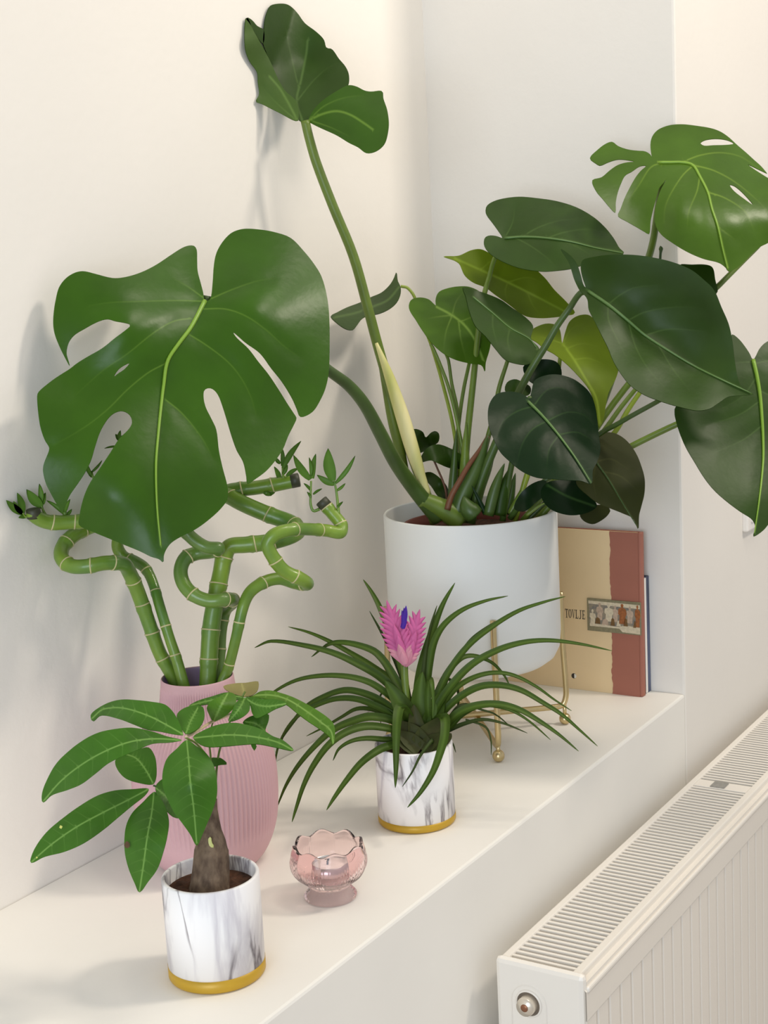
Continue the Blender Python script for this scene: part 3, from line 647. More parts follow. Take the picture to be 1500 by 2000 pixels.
leaf(mon, 'leaf', Z3, [(758,440),(745,400),(738,360),(745,330),(770,320),(850,308),(950,308),(1040,320),(1120,340),(1190,370),(1240,410),(1280,450),(1310,520),(1340,590),(1355,660),(1365,740),(1380,820),(1395,850),(1442,876),(1400,880),(1340,885),(1300,910),(1260,935),(1210,942),(1150,930),(1080,910),(1000,880),(940,840),(900,790),(870,740),(850,690),(820,630),(790,570),(770,530),(765,490),(752,470),(735,455),(712,410),(700,370),(690,340),(655,283),(695,310),(722,345),(738,390),(750,432)],
 [(770,455,1.93),(1000,635,1.905),(1200,760,1.885),(1442,876,1.86),(850,308,1.90),(1100,340,1.875),(1310,520,1.86),(1370,780,1.86),(800,600,1.885),(940,840,1.845),(1210,942,1.83),(1050,450,1.893),(655,283,1.94),(700,370,1.935),(1000,760,1.865)], M['leaf_dark'],
 mid=[(770,455),(850,510),(930,575),(1000,635),(1100,700),(1200,760),(1300,810),(1430,870)],
 lat=[[(850,510),(900,470),(960,440),(1050,430)],[(930,575),(1000,540),(1120,520),(1220,520)],[(1000,635),(1100,610),(1250,620)],[(850,510),(850,570),(880,640),(930,740)],[(930,575),(960,680),(1010,770),(1080,850)],[(1050,670),(1110,770),(1180,860)]], rib=M['midrib_d'], ribw=(3.6,1.0), quilt=0.001, label='big dark heart-shaped leaf spread in front of the wall corner')
leaf(mon, 'leaf', Z3, [(528,892),(540,850),(550,820),(590,800),(640,795),(700,810),(740,835),(775,870),(795,920),(805,980),(812,1050),(818,1100),(805,1150),(787,1185),(782,1240),(740,1228),(680,1225),(620,1220),(560,1215),(500,1190),(450,1150),(410,1110),(385,1060),(365,1010),(360,950),(368,910),(395,875),(440,865),(480,868),(510,880)],
 [(525,905,1.905),(640,795,1.935),(805,980,1.90),(782,1240,1.84),(500,1190,1.85),(360,950,1.89),(640,1030,1.872),(440,865,1.92),(600,1150,1.848),(740,900,1.915)], M['leaf_deep'], mid=[(525,905),(580,960),(640,1030),(700,1110),(740,1170),(780,1235)],
 lat=[[(545,925),(480,945),(420,990),(400,1040)],[(600,985),(540,1020),(500,1080),(480,1150)],[(650,1040),(610,1100),(600,1170)],[(545,925),(600,860),(660,850),(710,880)],[(600,985),(680,950),(750,960),(790,1000)],[(650,1040),(720,1030),(780,1060)]], rib=M['midrib_d'], ribw=(3,.9), quilt=0.002, label='deep green glossy heart-shaped leaf above the pot rim')
leaf(mon, 'leaf', Z3, [(1438,735),(1425,710),(1405,680),(1380,650),(1352,632),(1335,680),(1330,750),(1290,850),(1200,890),(1125,925),(1120,950),(1125,980),(1140,1030),(1165,1090),(1200,1150),(1240,1215),(1280,1265),(1330,1310),(1390,1355),(1430,1380),(1445,1400),(1448,1420),(1440,1455),(1480,1430),(1505,1400),(1560,1340),(1620,1240),(1660,1120),(1670,1000),(1650,880),(1610,780),(1560,690),(1520,655),(1490,665),(1465,690),(1450,720)],
 [(1440,735,1.93),(1475,960,1.905),(1465,1300,1.85),(1440,1455,1.83),(1120,950,1.88),(1240,1215,1.85),(1670,1000,1.93),(1620,1240,1.89),(1352,632,1.95),(1540,670,1.95),(1300,1000,1.895)], M['leaf_dark'], mid=[(1440,735),(1455,800),(1468,880),(1475,960),(1480,1050),(1480,1150),(1465,1300),(1445,1440)],
 lat=[[(1445,745),(1400,745),(1350,750)],[(1455,800),(1400,880),(1320,930)],[(1470,900),(1380,960),(1250,1000)],[(1478,1000),(1400,1060),(1290,1110)],[(1450,750),(1500,740),(1560,760)],[(1465,860),(1540,900),(1620,980)]], rib=M['midrib'], ribw=(4.2,1.0), label='large green leaf hanging past the wall edge with a curled tip')
leaf(mon, 'leaf', Z3, [(800,1060),(820,1040),(850,1030),(890,1040),(930,1070),(965,1120),(985,1170),(998,1220),(997,1280),(985,1330),(975,1370),(972,1425),(950,1380),(910,1360),(860,1340),(810,1320),(770,1290),(720,1240),(730,1200),(760,1150),(785,1100)],
 [(800,1150,1.955),(850,1030,1.99),(998,1250,1.93),(972,1425,1.9),(800,1315,1.91),(720,1240,1.93)], M['leaf_olive'], mid=[(800,1150),(850,1220),(910,1320),(965,1410)], lat=[[(800,1150),(860,1140),(930,1180)],[(830,1190),(900,1210),(970,1270)],[(800,1150),(790,1220),(800,1290)]], fold=-0.00012, rib=M['midrib_s'], ribw=(1.6,.7), label='brownish green pointed leaf drooping above the tan book')
leaf(mon, 'leaf', Z3, [(600,1235),(650,1225),(720,1225),(760,1280),(805,1325),(780,1350),(730,1365),(680,1365),(620,1345),(585,1310),(575,1270)], [(600,1235,1.95),(720,1225,1.97),(805,1325,1.945),(680,1365,1.92),(575,1270,1.945)], M['leaf_deep'], mid=[(610,1250),(680,1290),(790,1330)], label='small dark leaf lapping over the pot rim')
leaf(mon, 'leaf', Z3, [(735,1365),(770,1340),(810,1325),(858,1343),(845,1370),(810,1395),(785,1403),(750,1390)], [(735,1365,1.985),(858,1343,1.985),(785,1403,1.97),(810,1325,1.995)], M['leaf_olive'], step=7, label='tiny dark leaf tip just above the tan book')
leaf(mon, 'leaf', Z3, [(148,515),(147,490),(160,460),(195,445),(240,437),(290,440),(340,470),(375,540),(378,620),(368,690),(352,745),(348,785),(335,757),(290,750),(230,735),(180,710),(130,665),(90,610),(65,570),(45,540),(38,515),(50,490),(85,482),(120,490),(140,508)],
 [(215,550,2.10),(38,515,2.11),(200,445,2.15),(348,785,2.04),(180,710,2.05),(375,540,2.1),(90,610,2.07)], M['leaf_light'], mid=[(150,520),(215,555),(270,600),(310,660),(342,740)], lat=[[(215,555),(160,560),(110,570)],[(215,555),(190,620),(180,690)],[(240,575),(250,650),(270,730)],[(215,555),(230,500),(260,460)],[(250,580),(310,560),(350,580)]], label='light green heart-shaped leaf between the stems')
leaf(mon, 'leaf', Z3, [(270,480),(258,440),(300,450),(350,465),(410,490),(460,525),(510,560),(545,600),(535,650),(570,690),(560,730),(520,755),(470,750),(430,735),(390,690),(350,640),(310,600),(285,540)],
 [(262,450,2.03),(450,520,2.06),(560,700,2.0),(430,735,1.985),(300,590,2.0),(430,630,2.0)], M['leaf_dark'], mid=[(300,480),(380,545),(450,605),(530,650),(560,690)], lat=[[(380,545),(380,600),(400,680)],[(450,605),(440,660),(460,730)]], fold=0.0004, rib=M['midrib_d'], ribw=(1.6,.7), label='folded dark leaf beside the light green one')
leaf(mon, 'leaf', Z3, [(662,668),(655,620),(640,595),(600,588),(560,600),(532,620),(530,645),(560,665),(590,690),(630,712),(680,752),(720,792),(765,845),(785,885),(800,940),(812,1010),(828,985),(838,930),(850,870),(885,800),(888,750),(862,700),(832,650),(805,595),(775,555),(730,555),(692,580),(674,625)],
 [(662,668,2.03),(532,620,2.03),(600,588,2.06),(740,555,2.08),(888,770,2.03),(812,1010,1.985),(680,752,1.995),(765,845,1.99)], M['leaf_lime'], mid=[(664,670),(710,735),(755,810),(800,890),(815,990)], lat=[[(680,690),(740,670),(800,680)],[(710,735),(770,730),(840,760)],[(665,670),(600,650),(560,640)],[(664,670),(700,610),(740,590)]], label='bright yellow-green leaf rolled like a funnel', step=8)
leaf(mon, 'leaf', ZS, [(80,370),(120,345),(180,315),(260,285),(320,255),(390,225),(440,180),(465,140),(483,98),(490,150),(508,190),(505,240),(480,290),(430,330),(370,355),(310,365),(270,385),(240,425),(215,452),(175,448),(130,420)],
 [(80,370,2.05),(320,255,2.14),(483,98,2.17),(500,240,2.12),(215,452,2.03),(350,330,2.1)], M['leaf_dark'], mid=[(500,190),(430,270),(340,310),(230,350),(110,375)], fold=-0.0003, step=7, label='small dull leaf standing off behind the long stem')
for ol, d, mm, lb in (
 ([(560,1070),(600,1055),(645,1075),(660,1110),(690,1080),(720,1068),(742,1090),(735,1140),(690,1165),(650,1195),(600,1200),(570,1130)], 2.09, 'leaf_dark', 'little two-lobed leaf behind the pale sheath'),
 ([(625,1260),(650,1195),(690,1160),(740,1150),(800,1170),(850,1195),(900,1240),(890,1290),(850,1300),(790,1290),(730,1262),(690,1247)], 2.05, 'leaf_dark', 'little rounded leaf among the stem bases'),
 ([(645,1330),(690,1320),(740,1350),(780,1390),(800,1440),(790,1480),(740,1470),(690,1400),(655,1360)], 2.07, 'leaf_dark', 'small leaf low behind the pot rim'),
 ([(1145,800),(1165,765),(1210,752),(1250,770),(1300,800),(1290,850),(1200,850),(1150,835)], 2.02, 'leaf_dark', None),
 ([(1255,680),(1330,635),(1450,640),(1490,700),(1470,790),(1400,800),(1300,770)], 2.03, 'leaf_deep', None),
 ([(1200,1540),(1240,1450),(1310,1390),(1390,1370),(1400,1440),(1340,1500),(1260,1560)], 1.98, 'leaf_deep', None)):
    c0 = ol[0]; ctrl = [(p[0], p[1], d+0.02*math.sin(i*1.7)) for i, p in enumerate(ol) if i % 2 == 0]
    leaf(mon, 'leaf', ZS, ol, ctrl, M[mm], step=7, label=lb)
leaf(mon, 'leaf', Z3, [(1140,350),(1190,348),(1245,348),(1275,360),(1285,410),(1295,460),(1270,470),(1200,420)], [(1140,350,2.02),(1275,360,2.01),(1285,460,2.0),(1200,420,2.0)], M['leaf_dark'], step=7, label='leaf edge showing behind the big heart leaf')

# ------------------------------------------------------------------ monstera stems
rp = lambda w_, d: 0.5*w_*d/F
I = lambda p: p
P = path3(I, [(596,236),(604,270),(618,318),(650,402),(690,500),(718,600),(742,690),(772,790),(800,875),(825,945),(838,985),(850,1020)], [1.932,1.935,1.942,1.955,1.97,1.98,1.995,2.01,2.02,2.025,2.03,2.04], 5)
stalk(mon, 'petiole', P, rp(17,2.03), rp(22,2.03), M['stem'], 12, label='longest upright leaf stalk')
P = path3(I, [(735,670),(760,735),(785,810),(806,880),(822,930),(832,965)], (1.97,2.02), 5)
n = len(P); v_, f_ = tube(P, [rp(6+22*math.sin(min(1, i/(n-1)*1.25)*PI*0.8), 2.02) for i in range(n)], 12); make('leaf_sheath', v_, f_, M['cream'], mon, label='pale cream leaf sheath')
P = path3(I, [(737,690),(755,760),(770,830),(785,890),(800,935)], (2.005,2.03), 5)
n = len(P); v_, f_ = tube(P, [rp(3+20*math.sin(i/(n-1)*PI), 2.04) for i in range(n)], 10); make('leaf_sheath', v_, f_, M['stem'], mon)
P = path3(I, [(398,585),(470,600),(560,655),(640,722),(680,752),(712,790),(742,845),(772,902),(802,945),(834,985),(858,1012)], [1.675,1.73,1.78,1.81,1.835,1.865,1.91,1.96,2.0,2.02,2.03], 6)
n = len(P); v_, f_ = tube(P, [rp(15+22*(i/(n-1))**1.2, 1.9) for i in range(n)], 14); make('petiole', v_, f_, M['stem_dark'], mon, label='thick arching stalk of the largest leaf')
P = path3(I, [(822,975),(845,985),(875,1000),(900,1016)], (2.015,2.03), 5); stalk(mon, 'crown', P, rp(30,2.02), rp(50,2.02), M['stem'], 14)
def pet(T, pts, dd, w0, w1, m='stem', **k):
    P = path3(T, pts, dd, 5); return stalk(mon, 'petiole', P, rp(w0, 2.0), rp(w1, 2.0), M[m], 10, **k)
pet(ZS, [(690,540),(705,560),(760,690),(800,800),(840,950),(870,1100),(890,1220),(900,1420),(905,1560)], (2.06,2.05), 6, 9)
pet(ZS, [(785,600),(800,640),(820,780),(850,920),(862,1060),(880,1300),(890,1560)], (2.07,2.06), 6, 9)
pet(ZS, [(935,600),(925,660),(895,800),(870,960),(850,1150),(840,1300),(835,1540)], (2.09,2.07), 7, 9)
pet(Z3, [(432,240),(415,270),(385,330),(365,400),(345,470),(330,560),(318,650),(305,780),(290,920),(275,1060),(265,1200),(260,1330),(262,1400)], [2.065,2.075,2.075,2.07,2.06,2.06,2.06,2.055,2.05,2.045,2.04,2.04,2.04], 8, 16)
pet(ZS, [(1165,610),(1160,640),(1110,800),(1075,980),(1030,1150),(990,1350),(960,1560)], (2.05,2.05), 7, 14)
pet(Z3, [(768,455),(735,465),(690,530),(640,600),(600,670),(550,750),(505,830),(480,880),(440,960),(400,1060),(350,1180),(310,1300),(290,1400)], [1.935,1.94,1.955,1.96,1.965,1.97,1.98,1.99,2.0,2.01,2.02,2.03,2.035], 11, 20, 'stem_dark')
pet(Z3, [(1090,880),(1050,905),(950,960),(880,1000),(825,1030),(760,1080),(650,1180),(520,1290),(450,1380)], [1.91,1.93,1.95,1.965,1.98,1.985,1.99,2.0,2.02], 9, 12, 'stem_dark')
pet(Z3, [(990,820),(965,850),(900,930),(850,1000),(780,1090),(640,1230),(500,1390)], [2.0,2.0,2.0,2.0,2.0,2.01,2.03], 8, 12, 'stem')
pet(Z3, [(1020,820),(985,860),(930,940),(890,1010),(860,1050),(720,1200),(560,1380)], [2.02,2.02,2.02,2.02,2.02,2.02,2.04], 9, 12, 'stem_lime')
pet(Z3, [(665,668),(655,720),(648,780),(640,840),(600,960),(520,1200),(470,1390)], [2.035,2.04,2.04,2.04,2.03,2.02,2.03], 7, 12, 'stem_lime')
pet(ZC, [(740,470),(725,560),(715,640),(690,800),(665,980),(640,1090),(600,1220),(560,1400),(400,1900),(150,2500),(-250,2980)], [2.05,2.07,2.075,2.075,2.075,2.07,2.06,2.06,2.06,2.055,2.05], 13, 16, 'stem')
pet(ZC, [(1560,900),(1440,1040),(1330,1150),(1210,1270),(1130,1350),(1040,1430),(700,1800),(300,2300),(-100,2960)], [2.06,2.06,2.05,2.04,2.03,2.03,2.03,2.03,2.04], 9, 14, 'stem')
P = path3(ZC, [(706,1330),(708,1220),(710,1150),(713,1105),(716,1078),(712,1050)], [2.1]*6, 5); n = len(P)
v_, f_ = tube(P, [rp(x, 2.1) for x in np.interp(np.linspace(0, 1, n), [0, .6, .74, .84, .93, 1], [5, 5, 6.5, 9, 6, 0.8])], 10); make('petiole', v_, f_, M['stem_dark'], mon, label='short bare shoot tip')
pet(Z3, [(1442,738),(1425,780),(1380,850),(1280,930),(1100,1010),(900,1110),(700,1230),(560,1390)], [1.935,1.95,1.97,1.98,2.0,2.01,2.02,2.04], 10, 14, 'stem')
pet(Z3, [(530,890),(525,910),(500,980),(470,1100),(440,1250),(420,1390)], [1.91,1.935,1.96,1.99,2.01,2.02], 9, 13, 'stem_dark')
pet(Z3, [(800,1150),(760,1170),(690,1230),(600,1310),(520,1390)], [1.96,1.98,2.0,2.02,2.03], 6, 10, 'stem_dark')
pet(ZS, [(508,185),(550,195),(592,250),(640,400),(700,560),(770,800),(830,1050),(860,1300),(880,1550)], [2.13,2.13,2.13,2.13,2.12,2.1,2.09,2.08,2.06], 6, 8, 'stem_lime')
pet(ZP, [(400,290),(430,360),(465,440),(490,520),(500,620)], (2.06,2.06), 4, 5, 'stem_red')
pet(ZP, [(800,120),(740,220),(660,330),(590,450),(530,560),(500,660)], [2.025,2.02,2.015,2.01,2.01,2.01], 8, 13, 'stem_red')
# upright sheaths crowding out of the soil
for pts, w_, d, mm in (([(800,110),(760,240),(690,400),(620,540),(570,690)], 34, 2.02, 'stem_dark'), ([(850,230),(800,360),(740,500),(690,690)], 22, 2.03, 'stem_dark'), ([(920,320),(880,420),(840,540),(800,700)], 22, 2.0, 'stem_dark'), ([(960,350),(930,450),(900,570),(880,700)], 26, 2.01, 'leaf_dark'), ([(1000,390),(980,480),(960,580),(930,690)], 18, 2.03, 'stem_dark'), ([(1110,400),(1060,500),(1010,600),(960,690)], 14, 2.02, 'stem'), ([(570,70),(560,200),(550,350),(540,500),(540,690)], 18, 2.05, 'stem_dark'), ([(680,480),(730,580),(780,690)], 10, 2.0, 'leaf_deep'), ([(1230,600),(1160,640),(1080,700)], 7, 1.98, 'stem'), ([(620,560),(650,640),(700,700)], 40, 2.0, 'stem_dark'), ([(640,20),(635,150),(630,300),(625,480),(620,690)], 22, 2.04, 'stem')):
    P = path3(ZP, pts, (d, d+0.005), 5); n = len(P)
    v_, f_ = tube(P, [rp(w_*(0.08+0.92*math.sin(min(1.0, i/(n-1)*1.1)*PI*0.56)**0.9), d) for i in range(n)], 10); make('stem_sheath', v_, f_, M[mm], mon)

# ================================================================== PINK VASE
vc = onz(412, 1678)
vase = thing('vase', tuple(vc), 'matte pink ribbed vase standing behind the money tree', 'vase')
HV = 0.2223
kp = [(0.0, 0.0), (0.052, 0.0), (0.060, 0.004), (0.070, 0.018), (0.0785, 0.040), (0.0825, 0.068), (0.0835, 0.098), (0.0815, 0.125), (0.0765, 0.146), (0.068, 0.162), (0.057, 0.174), (0.0485, 0.184), (0.0445, 0.195), (0.0425, 0.209), (0.0418, HV-0.003), (0.0413, HV-0.0006), (0.0406, HV), (0.0399, HV-0.0008), (0.0395, HV-0.004), (0.0395, HV-0.035), (0.055, HV-0.06), (0.03, HV-0.1), (0.0, HV-0.1)]
pr = [tuple(p) for p in crom(kp, 3)]
nrib = 92
def ribs(a, i, r, z):
    if i < 15*3 and 0.046 < z < HV-0.008:
        k = min(1, (z-0.046)/0.004, (HV-0.008-z)/0.006); r = r+0.0010*k*(math.cos(a*nrib)) - 0.0004*k
    return r, z
# even rows through the body so the rib ends stay crisp
v_, f_ = lathe((vc[0], vc[1], 0), pr, nrib*5, ribs)
o = make('body', v_, f_, [M['pink'], M['lilac']], vase)
seg = nrib*5; i0 = 17*3
idx = [1 if (k//seg) >= i0 else 0 for k in range(len(f_))]; o.data.polygons.foreach_set('material_index', idx)

# ================================================================== BAMBOO STALKS in the vase
def sprout(parent, T, base, tips, d, w_=9.0, stem=None):
    """a shoot: short stem with lance leaves, each a part of the stalk"""
    b = px(*T(base), guard(*T(base), d))
    if stem:
        P = path3(T, stem, [d]*len(stem), 5); n = len(P); v_, f_ = tube(P, [rp(6.5, d)+(rp(4, d)-rp(6.5, d))*i/(n-1) for i in range(n)], 8)
        sp = make('shoot', v_, f_, M['bamboo'], parent)
    else:
        v_, f_ = tube([b, b+np.array([0, 0, 0.004])], [0.003, 0.002], 8); sp = make('shoot', v_, f_, M['bamboo_d'], parent)
    for t, (root, tip, ww) in enumerate(tips):
        a, c = np.array(T(root)), np.array(T(tip)); L_ = np.linalg.norm(c-a); dr = (c-a)/L_; nn = np.array([-dr[1], dr[0]]); dt = d+(-0.012+0.008*(t % 4))*min(1, L_/40)
        V = []; Fc = []; vn = []
        for i in range(9):
            s = i/8; hw = ww*0.5*(math.sin(PI*min(1, 0.10+s*0.9))**0.8)*(1-0.25*s); cpt = a+(c-a)*s+nn*(L_*0.05*math.sin(PI*s)*(1 if t % 2 else -1)); dd = d+(dt-d)*s
            for j, k in enumerate((-1, 0, 1)):
                q = cpt+nn*hw*k; V.append(px(q[0], q[1], guard(q[0], q[1], dd-(0.0015 if k else 0.0)))); vn.append(0.5 if k == 0 else 0)
        for i in range(8):
            for j in range(2): Fc.append((i*3+j, i*3+j+1, i*3+4+j, i*3+3+j))
        make('shoot_leaf', V, Fc, M['sprout'], sp, True, vn, 0.0006)
    return sp
def bamboo(label, pts, dd, ws, nodes, m='bamboo', cut=True):
    """pts in Z4 pixels with depth and pixel width; nodes are fractions of the path"""
    base = px(*Z4(pts[0]), dd[0])
    st_ = thing('bamboo_stalk', tuple(base), label, 'bamboo', 'lucky bamboo stalks in the pink vase')
    q = crom([np.concatenate([px(*Z4(p), guard(*Z4(p), d, 0.014)), [0.56*w_/2.08333*d/F]]) for p, d, w_ in zip(pts, dd, ws)], 8)
    P = [x[:3] for x in q]; R = np.array([x[3] for x in q]); n = len(P)
    cum = np.concatenate([[0], np.cumsum([np.linalg.norm(P[i+1]-P[i]) for i in range(n-1)])]); cum /= cum[-1]
    for nf in nodes: R = R*(1+0.09*np.exp(-((cum-nf)/0.006)**2))
    v_, f_ = tube(P, R, 18); make('cane', v_, f_, M[m], st_)
    for nf in nodes:
        i = int(np.searchsorted(cum, nf)); i = min(max(i, 1), n-2); t = unit(P[i+1]-P[i-1]); c = P[i]; r = R[i]*1.03
        tilt = unit(t+0.12*np.array([0.3, 0.2, 1.0]))
        v_, f_ = tube([c-tilt*0.0008, c-tilt*0.0004, c+tilt*0.0004, c+tilt*0.0008], [r*0.97, r*1.03, r*1.03, r*0.97], 18, False); make('node_ring', v_, f_, M['ring'], st_)
    if cut:
        t = unit(P[-1]-P[-2]); v_, f_ = tube([P[-1]-t*0.009, P[-1]+t*0.0005, P[-1]+t*0.0012], [R[-1]*1.05, R[-1]*1.04, R[-1]*0.85], 18); make('cut_end', v_, f_, M['cut'], st_)
    return st_
bm1 = bamboo('thick bamboo stalk curling left to the wall in the pink vase',
 [(735,1170),(702,1085),(650,990),(610,880),(560,740),(525,660),(500,628),(430,624),(350,638),(290,636),(252,605),(255,560),(295,515),(360,480),(430,462),(470,455),(420,450),(320,456),(200,458),(140,432),(135,408)],
 [1.705,1.70,1.695,1.69,1.68,1.665,1.65,1.635,1.63,1.635,1.645,1.66,1.68,1.69,1.68,1.66,1.645,1.64,1.63,1.625,1.625],
 [50,50,50,52,54,54,54,54,54,54,54,54,54,52,50,50,52,52,54,52,50], [.10,.17,.235,.305,.40,.455,.52,.60,.655,.88,.935])
bm2 = bamboo('slim bamboo stalk leaning against the thick one that curls to the wall',
 [(762,1175),(745,1110),(720,1020),(690,930),(650,800),(620,700),(590,645),(550,618),(505,600),(482,570),(478,535),(500,480),(470,400),(430,330),(400,290)],
 [1.69,1.685,1.685,1.685,1.69,1.70,1.705,1.71,1.715,1.715,1.71,1.70,1.70,1.70,1.70], [44,42,40,38,38,38,40,42,44,44,42,42,40,38,36], [.17,.29,.43,.53,.62,.75,.9], 'bamboo')
bm3 = bamboo('thickest bamboo stalk rising straight then zigzagging to the right',
 [(838,1190),(846,1110),(851,1000),(860,880),(880,760),(900,660),(912,600),(935,558),(1000,550),(1100,538),(1180,515),(1212,492),(1185,462),(1100,430),(1000,388),(940,355),(930,335),(965,326),(1040,318),(1130,303),(1215,286)],
 [1.69,1.69,1.69,1.692,1.695,1.70,1.70,1.70,1.70,1.702,1.708,1.72,1.735,1.74,1.74,1.745,1.75,1.75,1.75,1.75,1.75],
 [62,63,65,66,64,62,62,60,60,60,60,60,60,60,60,58,56,54,52,52,50], [.10,.175,.29,.36,.45,.50,.61,.685,.80,.85,.93])
bm4 = bamboo('bamboo stalk looped round the thickest stalk in the vase',
 [(876,1185),(884,1110),(895,1000),(900,900),(915,820),(948,783),(936,771),(905,774),(850,778),(790,755),(748,710),(735,655),(755,605),(800,585),(860,578),(890,565),(840,560),(790,530),(740,480),(700,430)],
 [1.708,1.709,1.718,1.722,1.722,1.702,1.676,1.662,1.66,1.66,1.665,1.67,1.675,1.68,1.675,1.665,1.66,1.66,1.66,1.66], [40,40,40,42,46,48,50,52,52,52,52,52,52,52,50,48,48,48,46,44], [.16,.25,.385,.455,.56,.70,.80,.93], 'bamboo_d')
bm5 = bamboo('slim bamboo stalk bending to the right with two leafy shoots',
 [(899,1178),(904,1110),(929,1050),(960,930),(990,800),(1020,740),(1080,700),(1140,688),(1200,705),(1250,710),(1225,690),(1155,655),(1105,590),(1090,545),(1120,508),(1190,488),(1260,487),(1330,492),(1385,500),(1388,470),(1350,420),(1308,372)],
 [1.68,1.6855,1.685,1.676,1.673,1.68,1.69,1.70,1.705,1.695,1.675,1.665,1.658,1.655,1.655,1.665,1.69,1.71,1.715,1.72,1.72,1.72],
 [37,37,38,39,42,44,46,46,46,48,50,50,50,50,50,48,46,46,46,46,46,46], [.085,.20,.33,.44,.53,.60,.735,.83,.92,.975])
sprout(bm3, Z4, (1160,290), [((1150,240),(1225,128),13),((1148,230),(1145,150),9),((1140,220),(1118,192),8),((1140,290),(1116,232),11),((1165,270),(1215,238),9),((1150,265),(1170,225),8)], 1.745, stem=[(1160,305),(1152,270),(1150,235)])
sprout(bm5, Z4, (1285,410), [((1262,285),(1194,185),17),((1266,270),(1258,195),8),((1272,280),(1285,180),13),((1266,330),(1236,300),6),((1274,345),(1310,322),5),((1266,360),(1250,335),5)], 1.718, stem=[(1300,405),(1275,412),(1264,385),(1264,340),(1266,290)])
sprout(bm5, Z4, (1375,420), [((1355,290),(1335,158),26),((1365,300),(1445,188),10),((1360,305),(1290,266),14),((1370,330),(1405,300),6),((1372,400),(1395,375),5)], 1.718, stem=[(1378,425),(1374,380),(1368,330),(1360,290)])
sprout(bm1, Z4, (100,440), [((95,425),(25,368),17),((95,420),(70,338),15),((90,425),(55,372),12),((110,435),(75,440),9)], 1.622, stem=[(130,440),(105,436),(92,420)])
sprout(bm1, Z4, (180,420), [((170,395),(108,325),22),((165,385),(160,302),12),((175,385),(185,338),10),((170,400),(130,350),14)], 1.63, stem=[(190,436),(178,415),(168,390)])
sprout(bm1, Z4, (265,430), [((262,420),(285,365),9),((262,425),(190,370),9),((265,430),(250,385),10),((270,430),(292,405),7)], 1.64)
sprout(bm2, Z4, (375,285), [((372,270),(350,215),9),((372,255),(415,207),5),((374,275),(358,240),7)], 1.70, stem=[(400,300),(382,282),(372,250)])
sprout(bm2, Z4, (485,130), [((484,125),(490,85),8),((484,125),(470,100),8),((484,128),(500,105),7),((480,150),(425,158),4)], 1.70, stem=[(430,330),(455,240),(478,170),(484,120)])
sprout(bm3, Z4, (1085,345), [((1072,338),(1105,350),9),((1078,345),(1118,338),8)], 1.745)

# ================================================================== MARBLE POTS
def marble_pot(plant, c, H, r, m, hb=0.0137):
    t = 0.0038
    pr = [(r-0.004, hb), (r, hb), (r, H-0.0015), (r-0.0006, H-0.0004), (r-0.0018, H), (r-t+0.0005, H), (r-t, H-0.0015), (r-t-0.0005, H-0.06), (0.0, H-0.06)]
    v_, f_ = lathe((c[0], c[1], 0), pr, 80); make('pot', v_, f_, m, plant, label='white pot with grey marble veins')
    pr = [(0.0, 0.0), (r-0.003, 0.0), (r-0.0008, 0.0012), (r+0.0003, 0.003), (r+0.0003, hb), (r-0.004, hb)]
    v_, f_ = lathe((c[0], c[1], 0), pr, 80); make('gold_band', v_, f_, M['band'], plant, label='gold band round the foot')

# ------------------------------------------------------------------ money tree
mc = onz(425, 1898)
mt = thing('potted_money_tree', tuple(mc), 'young money tree with swollen trunk in a gold-footed marble pot before the pink vase', 'potted plant')
marble_pot(mt, mc, 0.103, 0.0475, M['marble_a'])
soil(mc, 0.0435, 0.088, mt, 0.0025, 5)
D0 = dep((mc[0], mc[1], 0.1))
P = path3(I, [(409,1742),(410,1725),(412,1700),(413,1660),(415,1640),(416,1620),(417,1600),(418,1580),(420,1560)], [D0, D0, D0, D0-0.002, D0-0.003, D0-0.004, D0-0.006, D0-0.007, D0-0.008], 6)
n = len(P); prf = [41, 38, 36.5, 33.5, 26, 17, 11.5, 7, 4]; Rr = np.interp(np.linspace(0, 1, n), np.linspace(0, 1, len(prf)), prf)
v_, f_ = tube(P, [r*D0/F for r in Rr], 28); make('trunk', v_, f_, M['trunk'], mt, label='swollen brown bottle-shaped trunk')
V, Fc, vn, _ = sheet([(407,1638),(412,1634),(414,1646),(418,1652),(416,1656),(409,1652)], [(407,1638,D0-0.0185),(418,1656,D0-0.0185),(412,1634,D0-0.0185)], step=5)
make('bark_scar', V, Fc, M['cream'], mt, solid=0.0006)
pet_ = lambda T, pts, dd, w0, w1, m, name='leaf_stalk': stalk(mt, name, path3(T, pts, dd, 5), rp(w0, 1.42), rp(w1, 1.42), M[m], 8)
top = (876, 588)
s1 = pet_(Z6, [top,(868,520),(850,430),(800,360),(755,335)], [D0-.008,D0-.02,D0-.035,D0-.05,D0-.06], 6, 4, 'stem')
s2 = pet_(Z6, [top,(820,575),(740,560),(680,545),(625,530)], [D0-.008,D0-.01,D0-.015,D0-.02,D0-.03], 5, 4, 'stem_dark')
s3 = pet_(Z6, [top,(880,480),(895,380),(940,260),(997,148)], [D0-.008,D0+.0,D0+.005,D0+.01,D0+.0], 5, 4, 'stem')
s4 = pet_(Z6, [top,(862,480),(856,400),(850,330),(868,268)], [D0-.008,D0-.005,D0,D0,D0], 5, 3, 'stem')
pet_(Z6, [(755,332),(780,322),(830,290),(868,268),(945,238)], [D0-.06,D0-.05,D0-.03,D0-.0,D0], 5, 6, 'hub', 'pale_stalk')
